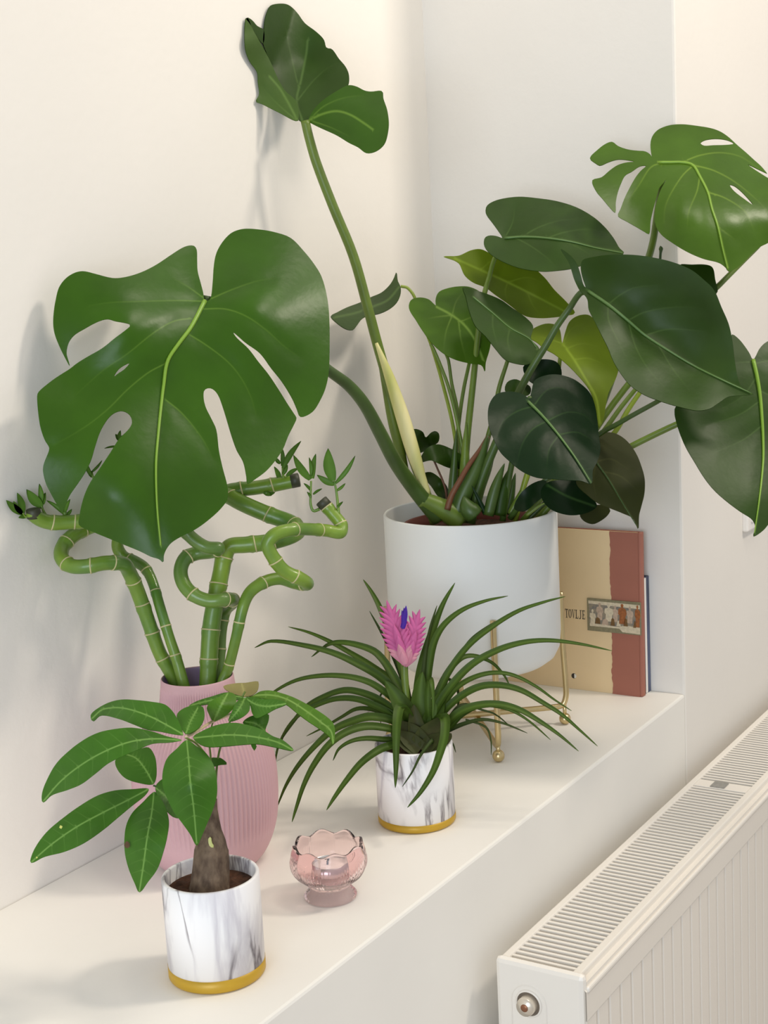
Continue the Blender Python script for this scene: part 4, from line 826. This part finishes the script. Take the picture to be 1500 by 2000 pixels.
def lf(par, T, ol, ctrl, mid, m='money', lat=True, **k):
    la = []
    if lat and mid:
        Mx = [np.array(p, float) for p in mid]; a, b = Mx[0], Mx[-1]; ax = b-a; L_ = np.linalg.norm(ax); t = ax/L_; nn = np.array([-t[1], t[0]])
        cr = crom(Mx, 10)
        for i in range(2, 9):
            p = cr[int(len(cr)*i/10)]
            for s in (-1, 1):
                g_ = [p, p+nn*s*L_*0.10+t*L_*0.05, p+nn*s*L_*0.20+t*L_*0.13]; la.append([tuple(q) for q in g_])
    return leaf(par, 'leaflet', T, ol, [(c[0], c[1], D0+c[2]) for c in ctrl], M[m], mid=mid, lat=la, step=8, vw=1.5, quilt=0.0011, solid=0.0007, latv=0.2, **k)
lf(s1, Z6, [(745,325),(700,320),(650,310),(600,303),(540,280),(480,258),(410,245),(378,270),(370,243),(400,215),(450,190),(500,180),(560,183),(620,190),(670,200),(700,225),(725,265),(745,315)], [(745,325,-.06),(560,183,-.03),(378,260,.0),(540,280,-.05),(700,225,-.04)], [(745,322),(680,285),(600,245),(500,215),(420,220),(378,255)])
lf(s1, Z6, [(740,345),(680,330),(620,310),(540,295),(470,300),(400,315),(340,345),(280,390),(230,440),(195,500),(172,560),(175,600),(210,570),(270,550),(330,525),(390,480),(440,440),(500,410),(560,385),(620,360),(690,355)], [(740,345,-.06),(540,295,-.065),(500,410,-.085),(280,390,-.06),(175,600,-.04),(330,525,-.075)], [(738,346),(640,340),(540,350),(440,385),(340,440),(250,510),(180,590)])
lf(s1, Z6, [(760,345),(720,380),(680,420),(662,480),(665,540),(685,590),(710,640),(740,680),(775,730),(800,775),(815,750),(840,690),(865,630),(882,570),(882,510),(870,450),(840,400),(800,370)], [(760,345,-.062),(665,510,-.09),(882,540,-.095),(800,775,-.082),(775,520,-.108)], [(760,348),(768,430),(775,520),(788,620),(800,760)])
lf(s1, Z6, [(785,335),(820,310),(880,285),(950,275),(1010,285),(1070,305),(1110,330),(1150,345),(1195,388),(1120,375),(1050,362),(980,365),(900,372),(830,370)], [(785,335,-.062),(950,275,-.05),(900,372,-.085),(1195,388,-.05),(1050,340,-.062)], [(785,338),(860,330),(950,325),(1050,335),(1130,355),(1190,386)])
lf(s1, Z6, [(755,320),(725,270),(720,240),(750,215),(790,205),(825,210),(832,250),(815,290),(780,315)], [(755,320,-.06),(720,240,-.03),(825,210,-.02),(790,280,-.045)], [(757,318),(775,270),(805,215)])
l2a = lf(s2, Z6, [(605,543),(540,545),(470,550),(400,570),(330,610),(260,660),(190,720),(140,790),(125,845),(180,820),(260,800),(340,765),(420,710),(480,660),(540,610),(590,570)], [(605,543,-.03),(400,570,-.03),(420,710,-.06),(260,660,-.035),(125,845,-.04),(340,765,-.06)], [(605,545),(520,590),(420,640),(310,700),(210,770),(130,840)])
l2b = lf(s2, Z6, [(628,555),(580,600),(540,640),(515,690),(507,750),(510,810),(525,870),(550,930),(568,965),(600,925),(640,870),(665,800),(682,730),(687,670),(670,610),(645,570)], [(628,555,-.03),(507,760,-.06),(687,680,-.07),(568,965,-.06),(600,760,-.08)], [(627,558),(618,640),(600,740),(585,850),(568,960)])
lf(s2, Z6, [(622,525),(570,520),(510,500),(475,460),(470,425),(500,405),(560,385),(605,375),(630,410),(637,455),(635,500)], [(622,525,-.03),(470,430,.0),(605,375,.005),(570,450,-.012)], [(625,525),(595,470),(555,420),(510,402)])
lf(s2, Z6, [(632,535),(670,500),(700,520),(720,580),(735,660),(700,655),(655,600)], [(632,535,-.03),(700,520,-.02),(735,660,-.035),(655,600,-.04)], [(634,540),(680,580),(728,650)])
for par, T, q, r, d in ((l2b, Z6, (517,770), 5.5, -.0685), (l2b, Z6, (622,858), 3.6, -.0755), (l2a, Z6, (248,698), 3.0, -.0485), (l2a, Z6, (150,822), 2.2, -.046)):
    u, v = T(q); ol = [(u+r*(1+.2*math.sin(3*a))*math.cos(a), v+r*1.3*math.sin(a)) for a in np.linspace(0, 2*PI, 10)[:-1]]
    V, Fc, vn, _ = sheet(ol, [(u-5, v, D0+d), (u+5, v, D0+d), (u, v+5, D0+d)], step=4, smooth=3); make('leaf_spot', V, Fc, M['spot' if r > 3.2 else 'spot_y'], par, solid=0.0004)
lf(s3, ZM, [(280,205),(400,175),(500,170),(620,155),(627,190),(612,250),(560,292),(485,305),(400,285),(330,255)], [(485,305,-.0),(280,205,.02),(620,155,.025),(560,292,.0)], [(488,304),(480,250),(460,180)], 'money_b')
lf(s3, ZM, [(480,310),(400,270),(300,265),(180,300),(60,335),(0,360),(-60,400),(20,395),(120,380),(220,365),(320,345),(420,335)], [(480,310,-.0),(300,265,.01),(-60,400,.005),(220,365,-.01)], [(478,312),(360,300),(220,330),(80,360),(-50,396)], 'money')
lf(s4, ZM, [(180,550),(140,470),(120,410),(160,350),(250,300),(330,262),(400,290),(402,380),(350,450),(270,510),(200,545)], [(180,550,-.0),(120,410,-.01),(330,262,-.002),(402,380,-.01),(250,400,-.02)], [(182,548),(225,460),(270,370),(320,280)], 'money_l')
lf(s3, ZM, [(490,315),(540,380),(530,450),(440,520),(330,548),(365,450),(395,380),(430,335)], [(490,315,-.0),(540,400,-.02),(330,548,-.03),(395,380,-.025)], [(490,318),(455,390),(400,470),(335,545)], 'money')
lf(s3, ZM, [(500,305),(560,300),(640,255),(740,245),(860,275),(960,310),(1080,370),(1200,440),(1300,510),(1355,570),(1370,660),(1352,775),(1320,700),(1220,620),(1100,540),(1000,465),(890,380),(760,340),(640,318)], [(500,305,-.0),(740,245,.01),(890,380,-.02),(1200,440,-.005),(1352,775,-.02),(1100,540,-.03)], [(500,306),(640,290),(780,295),(920,340),(1080,440),(1240,560),(1330,640),(1352,765)], 'money_l')
lf(s3, ZM, [(495,315),(545,390),(560,460),(600,515),(680,487),(780,430),(905,372),(800,332),(680,330),(580,312)], [(495,315,-.002),(600,515,-.03),(905,372,-.025),(680,330,-.015)], [(498,318),(600,380),(720,400),(890,374)], 'money')
lf(s3, ZM, [(470,560),(560,490),(640,500),(720,470),(722,540),(690,640),(750,690),(680,665),(580,615)], [(470,560,.0),(720,470,.01),(750,690,.005),(580,615,-.005)], [(500,550),(600,570),(740,685)], 'money')
lf(s3, ZM, [(550,770),(608,775),(600,805),(585,832),(565,805)], [(550,770,.0),(608,775,.0),(585,832,-.003)], None)
lf(s3, ZM, [(155,905),(215,900),(260,905),(320,962),(250,970),(180,985)], [(155,905,.0),(320,962,.003),(180,985,-.004)], None)

# ------------------------------------------------------------------ air plant with the pink quill
ac_ = onz(815, 1601)
ap = thing('potted_air_plant', tuple(ac_), 'spidery air plant with a pink quill flower in a gold-footed marble pot', 'potted plant')
marble_pot(ap, ac_, 0.1, 0.0475, M['marble_b'], 0.0105)
soil(ac_, 0.0435, 0.086, ap, 0.003, 8)
DA = dep((ac_[0], ac_[1], 0.1))
def blade(T, pts, dd, w_, m='air', name='leaf', face=0.5, tip=0.12, label=None):
    """a channelled strap leaf along a 3D path; w_ = widest pixel width"""
    if len(dd) == 2: dd = [dd[0]+(dd[1]-dd[0])*(i/(len(pts)-1))**0.8 for i in range(len(pts))]
    P = path3(T, pts, [DA+d for d in dd], 5); n = len(P); V = []; Fc = []; vn = []
    out = unit(np.array([P[-1][0]-P[0][0], P[-1][1]-P[0][1], 0])+1e-6); hor = np.cross(np.array([0, 0, 1.]), out)
    for i in range(n):
        s = i/(n-1); t = unit(P[min(i+1, n-1)]-P[max(i-1, 0)]); vdir = unit(CAM-P[i])
        sp_ = unit(np.cross(vdir, t)); hh = hor-t*(hor@t); hh = unit(hh) if np.linalg.norm(hh) > 1e-3 else sp_
        if hh@sp_ < 0: hh = -hh
        side = unit(sp_*face+hh*(1-face)); nrm = unit(np.cross(side, t))
        if nrm@vdir < 0: nrm = -nrm
        hw = 0.56*w_*DA/F*min(1.0, (0.75+s*0.9))*(1-s)**0.62*1.12+0.0002
        for k in (-1, -0.5, 0, 0.5, 1): V.append(P[i]+side*hw*k+nrm*hw*0.35*(k*k)); vn.append(0.5 if k == 0 else 0.0)
    for i in range(n-1):
        for j in range(4): Fc.append((i*5+j, i*5+j+1, i*5+6+j, i*5+5+j))
    return make(name, V, Fc, M[m], ap, True, vn, 0.0005, label)
BL = [
 ([(660,700),(640,600),(590,500),(520,400),(440,365),(360,355),(310,372),(260,412)], (0,.05), 17),
 ([(660,700),(620,590),(540,500),(440,440),(340,395),(220,365),(100,350),(35,375)], (0,.03), 17),
 ([(660,690),(600,530),(500,450),(420,400),(330,350),(250,315),(168,292)], (0,.09), 13),
 ([(650,700),(600,600),(540,545),(480,510),(400,490),(300,487),(200,505),(110,552),(60,600)], (0,.0), 14),
 ([(640,710),(600,640),(540,590),(460,555),(390,545),(310,570),(240,610),(180,680),(130,760),(112,860)], (0,.03), 15),
 ([(640,715),(590,650),(520,610),(440,580),(360,578),(290,600),(215,640),(160,700),(118,790)], (0,.01), 14),
 ([(640,715),(590,655),(510,622),(440,618),(380,650),(310,690),(240,725)], (0,.05), 10),
 ([(640,720),(590,670),(500,650),(430,665),(350,700),(280,760),(210,840),(160,920),(122,1010)], (0,-.015), 17),
 ([(640,725),(580,700),(480,688),(400,710),(330,760),(270,840),(230,920),(200,1010),(183,1065)], (0,-.09), 16),
 ([(630,735),(560,740),(480,735),(420,745),(370,775),(345,822)], (0,-.03), 11),
 ([(640,745),(590,760),(530,780),(460,830),(400,900),(350,970),(320,1018)], (0,-.08), 16),
 ([(660,710),(640,640),(612,612),(600,660),(596,750),(595,850),(592,930)], [-.0,-.02,-.035,-.05,-.06,-.062,-.06], 21),
 ([(740,720),(762,660),(788,655),(788,720),(770,790),(740,870),(690,950),(640,1008)], [-.0,-.015,-.03,-.045,-.055,-.065,-.07,-.07], 19),
 ([(730,770),(740,740),(715,770),(690,805),(660,865),(620,925)], [-.02,-.04,-.05,-.055,-.06,-.06], 6),
 ([(700,720),(690,640),(688,560),(695,480),(712,400),(740,310),(780,205),(828,118)], (0,.05), 24),
 ([(705,700),(715,560),(728,440),(750,345),(790,280),(860,225),(950,190),(1038,170)], (0,.04), 16),
 ([(715,700),(745,600),(800,480),(880,370),(980,290),(1080,230),(1180,195),(1265,172)], (0,.02), 14),
 ([(720,700),(765,600),(820,520),(900,440),(1000,385),(1100,355),(1200,347),(1320,360),(1450,387)], (0,-.03), 16),
 ([(710,690),(740,590),(790,480),(860,385),(900,335),(960,290),(1010,262)], (0,.07), 8),
 ([(720,690),(765,590),(800,480),(850,420),(900,408),(970,430),(1020,480),(1045,525)], (0,.08), 12),
 ([(730,700),(775,620),(830,540),(900,495),(980,475),(1060,485),(1150,530),(1220,580),(1290,625)], (0,.03), 11),
 ([(730,710),(785,630),(850,570),(930,530),(1010,525),(1090,545),(1170,590),(1250,640),(1320,700),(1393,765)], (0,-.02), 15),
 ([(735,720),(790,680),(850,630),(920,605),(1000,600),(1080,620),(1160,665),(1240,720),(1318,785)], (0,-.04), 17),
 ([(740,725),(800,700),(860,640),(940,605),(1040,620),(1120,665),(1207,740)], (0,.0), 10),
 ([(745,735),(810,700),(870,675),(940,660),(1020,675),(1115,713)], (0,.02), 9),
 ([(690,680),(700,520),(712,400),(730,300),(757,208)], (0,.03), 9),
 ([(660,680),(640,560),(580,400),(540,320),(490,230)], (.02,.06), 9),
 ([(660,670),(610,430),(560,290),(525,205),(495,150),(465,105)], (.02,.08), 14),
 ([(650,680),(610,540),(580,470),(540,420),(498,372)], (.02,.05), 6),
 ([(735,700),(722,620),(722,540),(730,500),(738,520),(742,590),(740,655)], [-.0,-.015,-.02,-.03,-.042,-.05,-.052], 12),
 ([(730,690),(760,560),(800,500),(835,530),(842,590),(830,640)], (.02,.06), 7),
 ([(760,730),(830,620),(870,600),(930,620),(990,640),(1050,690)], (.01,.06), 6),
 ([(640,700),(560,560),(535,560),(530,610),(535,680)], (.02,.05), 4),
 ([(780,745),(815,750),(832,790)], [.03,.03,.03], 4),
 ([(870,660),(950,690),(970,740),(972,800)], [.05,.06,.05,.05], 4)]
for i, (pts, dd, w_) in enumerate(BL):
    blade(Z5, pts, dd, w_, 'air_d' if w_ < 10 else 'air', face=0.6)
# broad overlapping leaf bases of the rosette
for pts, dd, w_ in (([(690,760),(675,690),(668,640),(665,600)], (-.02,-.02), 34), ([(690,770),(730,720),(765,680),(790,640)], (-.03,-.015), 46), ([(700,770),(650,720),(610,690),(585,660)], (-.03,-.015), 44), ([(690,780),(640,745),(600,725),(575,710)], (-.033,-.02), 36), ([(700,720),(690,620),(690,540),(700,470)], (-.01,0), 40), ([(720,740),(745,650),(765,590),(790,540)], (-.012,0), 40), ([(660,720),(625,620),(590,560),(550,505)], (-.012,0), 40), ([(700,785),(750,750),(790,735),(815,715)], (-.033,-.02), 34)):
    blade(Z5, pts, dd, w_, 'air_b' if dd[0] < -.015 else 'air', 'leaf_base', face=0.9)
# flower: two flat paddles of overlapping bracts on one stalk
P = path3(Z5, [(660,720),(640,600),(630,500),(628,440)], [DA]*4, 5); fs = stalk(ap, 'flower_stalk', P, 0.005, 0.0045, M['stem'], 10)
def bract(par, a, c, ww, d0, d1, m, bow=0.08):
    a, c = np.array(a, float), np.array(c, float); L_ = np.linalg.norm(c-a); dr = (c-a)/L_; nn = np.array([-dr[1], dr[0]]); V = []; Fc = []; vn = []
    for i in range(9):
        s = i/8; hw = 0.5*ww*(math.sin(PI*(0.18+0.82*s))**0.75 if s < 1 else 0.03); p = a+(c-a)*s+nn*bow*L_*math.sin(PI*s); dd = d0+(d1-d0)*s
        for k in (-1, -.5, 0, .5, 1):
            q = p+nn*hw*k; V.append(px(q[0], q[1], dd+0.0016*k*k)); vn.append(max(0.0, abs(k)-0.6)*1.2+0.25*(1-s))
    for i in range(8):
        for j in range(4): Fc.append((i*5+j, i*5+j+1, i*5+6+j, i*5+5+j))
    return make('bract', V, Fc, m, par, True, vn, 0.0005)
def paddle(base, topp, hw, n, d, lean=1):
    base, topp = np.array(base, float), np.array(topp, float); ax = topp-base; L_ = np.linalg.norm(ax); t = ax/L_; nn = np.array([-t[1], t[0]])
    wid = lambda s: hw*math.sin(PI*min(0.97, 0.10+0.66*s))**0.7
    bract(fs, base+t*L_*0.45, topp, 13, DA+d+.004, DA+d+.004, M['bract'], 0.0)
    for i in range(n, -1, -1):
        s = 0.22+0.72*i/n
        for sd in (-1, 1):
            s_ = s-(0.04 if sd > 0 else 0)
            tipp = base+ax*s_+nn*sd*wid(s_)*(1.0-0.35*(i/n)**3); rt = base+ax*max(0.0, s_-0.34)-nn*sd*1.5
            lv = DA+d-0.006+0.0095*i/n+(0.0006 if sd > 0 else 0)
            bract(fs, rt, tipp, 14-3*i/n, lv, lv+0.002, M['bract_p' if i < 2 else 'bract'], -0.10*sd)
    for s, w_ in ((0.62, 15), (0.46, 17), (0.32, 17), (0.20, 16)):
        bract(fs, base+ax*max(0, s-0.36), base+ax*s+nn*random.uniform(-4, 4), w_, DA+d-0.008+0.006*s, DA+d-0.0095+0.006*s, M['bract' if s > 0.4 else 'bract_p'], 0.0)
paddle((791,1298), (755,1172), 29, 9, -.006)
paddle((792,1300), (820,1190), 25, 8, -.002)
for a, c, ww in (((785,1226),(793,1183),9), ((788,1226),(785,1192),9), ((787,1228),(789,1187),10)):
    b_ = bract(fs, a, c, ww, DA-.006, DA-.012, M['violet'], 0.05); b_.name = 'petal'

# ================================================================== GLASS CANDLE HOLDER AND TEALIGHT
gc = onz(646, 1751)
ch = thing('candle_holder', tuple(gc), 'pink pressed-glass candle bowl with scalloped rim on a round foot', 'candle holder')
outer = [(0.0, 0.0), (0.024, 0.0), (0.0285, 0.0012), (0.0285, 0.0035), (0.0255, 0.007), (0.0225, 0.0115), (0.0215, 0.0145), (0.0235, 0.0175), (0.030, 0.0215), (0.0365, 0.0275), (0.0405, 0.0345), (0.0415, 0.042), (0.0405, 0.050), (0.0385, 0.0565), (0.0375, 0.0610)]
inner_ = [(0.0345, 0.0612), (0.0355, 0.056), (0.0372, 0.050), (0.0378, 0.042), (0.0365, 0.0355), (0.032, 0.029), (0.025, 0.0250), (0.0, 0.0245)]
pr = [tuple(p) for p in crom(outer, 3)]+[tuple(p) for p in crom(inner_, 3)]; no = len(crom(outer, 3))
def petal(a, i, r, z):
    sc = 0.5+0.5*math.cos(8*a)
    if i < no:
        if z > 0.017:
            k = min(1, (z-0.017)/0.008); r = r+0.0021*k*(abs(math.cos(4*a))**0.6-0.65)+0.00035*k*math.cos(72*a)*(z < 0.046)
        elif 0.003 < z < 0.012: r = r+0.0006*math.cos(40*a)
    if z > 0.05: z = z+0.0045*(sc-0.5)*min(1, (z-0.05)/0.010)
    return r, z
v_, f_ = lathe((gc[0], gc[1], 0), pr, 240, petal); make('bowl', v_, f_, M['glass'], ch)
tl = thing('tealight', (gc[0], gc[1], 0.0248), 'white tealight inside the pink glass bowl', 'candle')
tz = 0.0262
v_, f_ = lathe((gc[0], gc[1], tz), [(0.0, 0.0), (0.0188, 0.0), (0.0195, 0.001), (0.0197, 0.0135), (0.0192, 0.0135), (0.019, 0.011)], 48); make('cup', v_, f_, M['alu'], tl)
v_, f_ = lathe((gc[0], gc[1], tz), [(0.0, 0.0105), (0.004, 0.0108), (0.0188, 0.0112), (0.0190, 0.0104)], 48); make('wax', v_, f_, M['wax'], tl)
v_, f_ = tube([np.array((gc[0], gc[1], tz+0.0095)), np.array((gc[0]+.0005, gc[1], tz+0.0145)), np.array((gc[0]+0.0016, gc[1]-.001, tz+0.018))], [0.0009, 0.0009, 0.0008], 8); make('wick', v_, f_, M['ink'], tl)
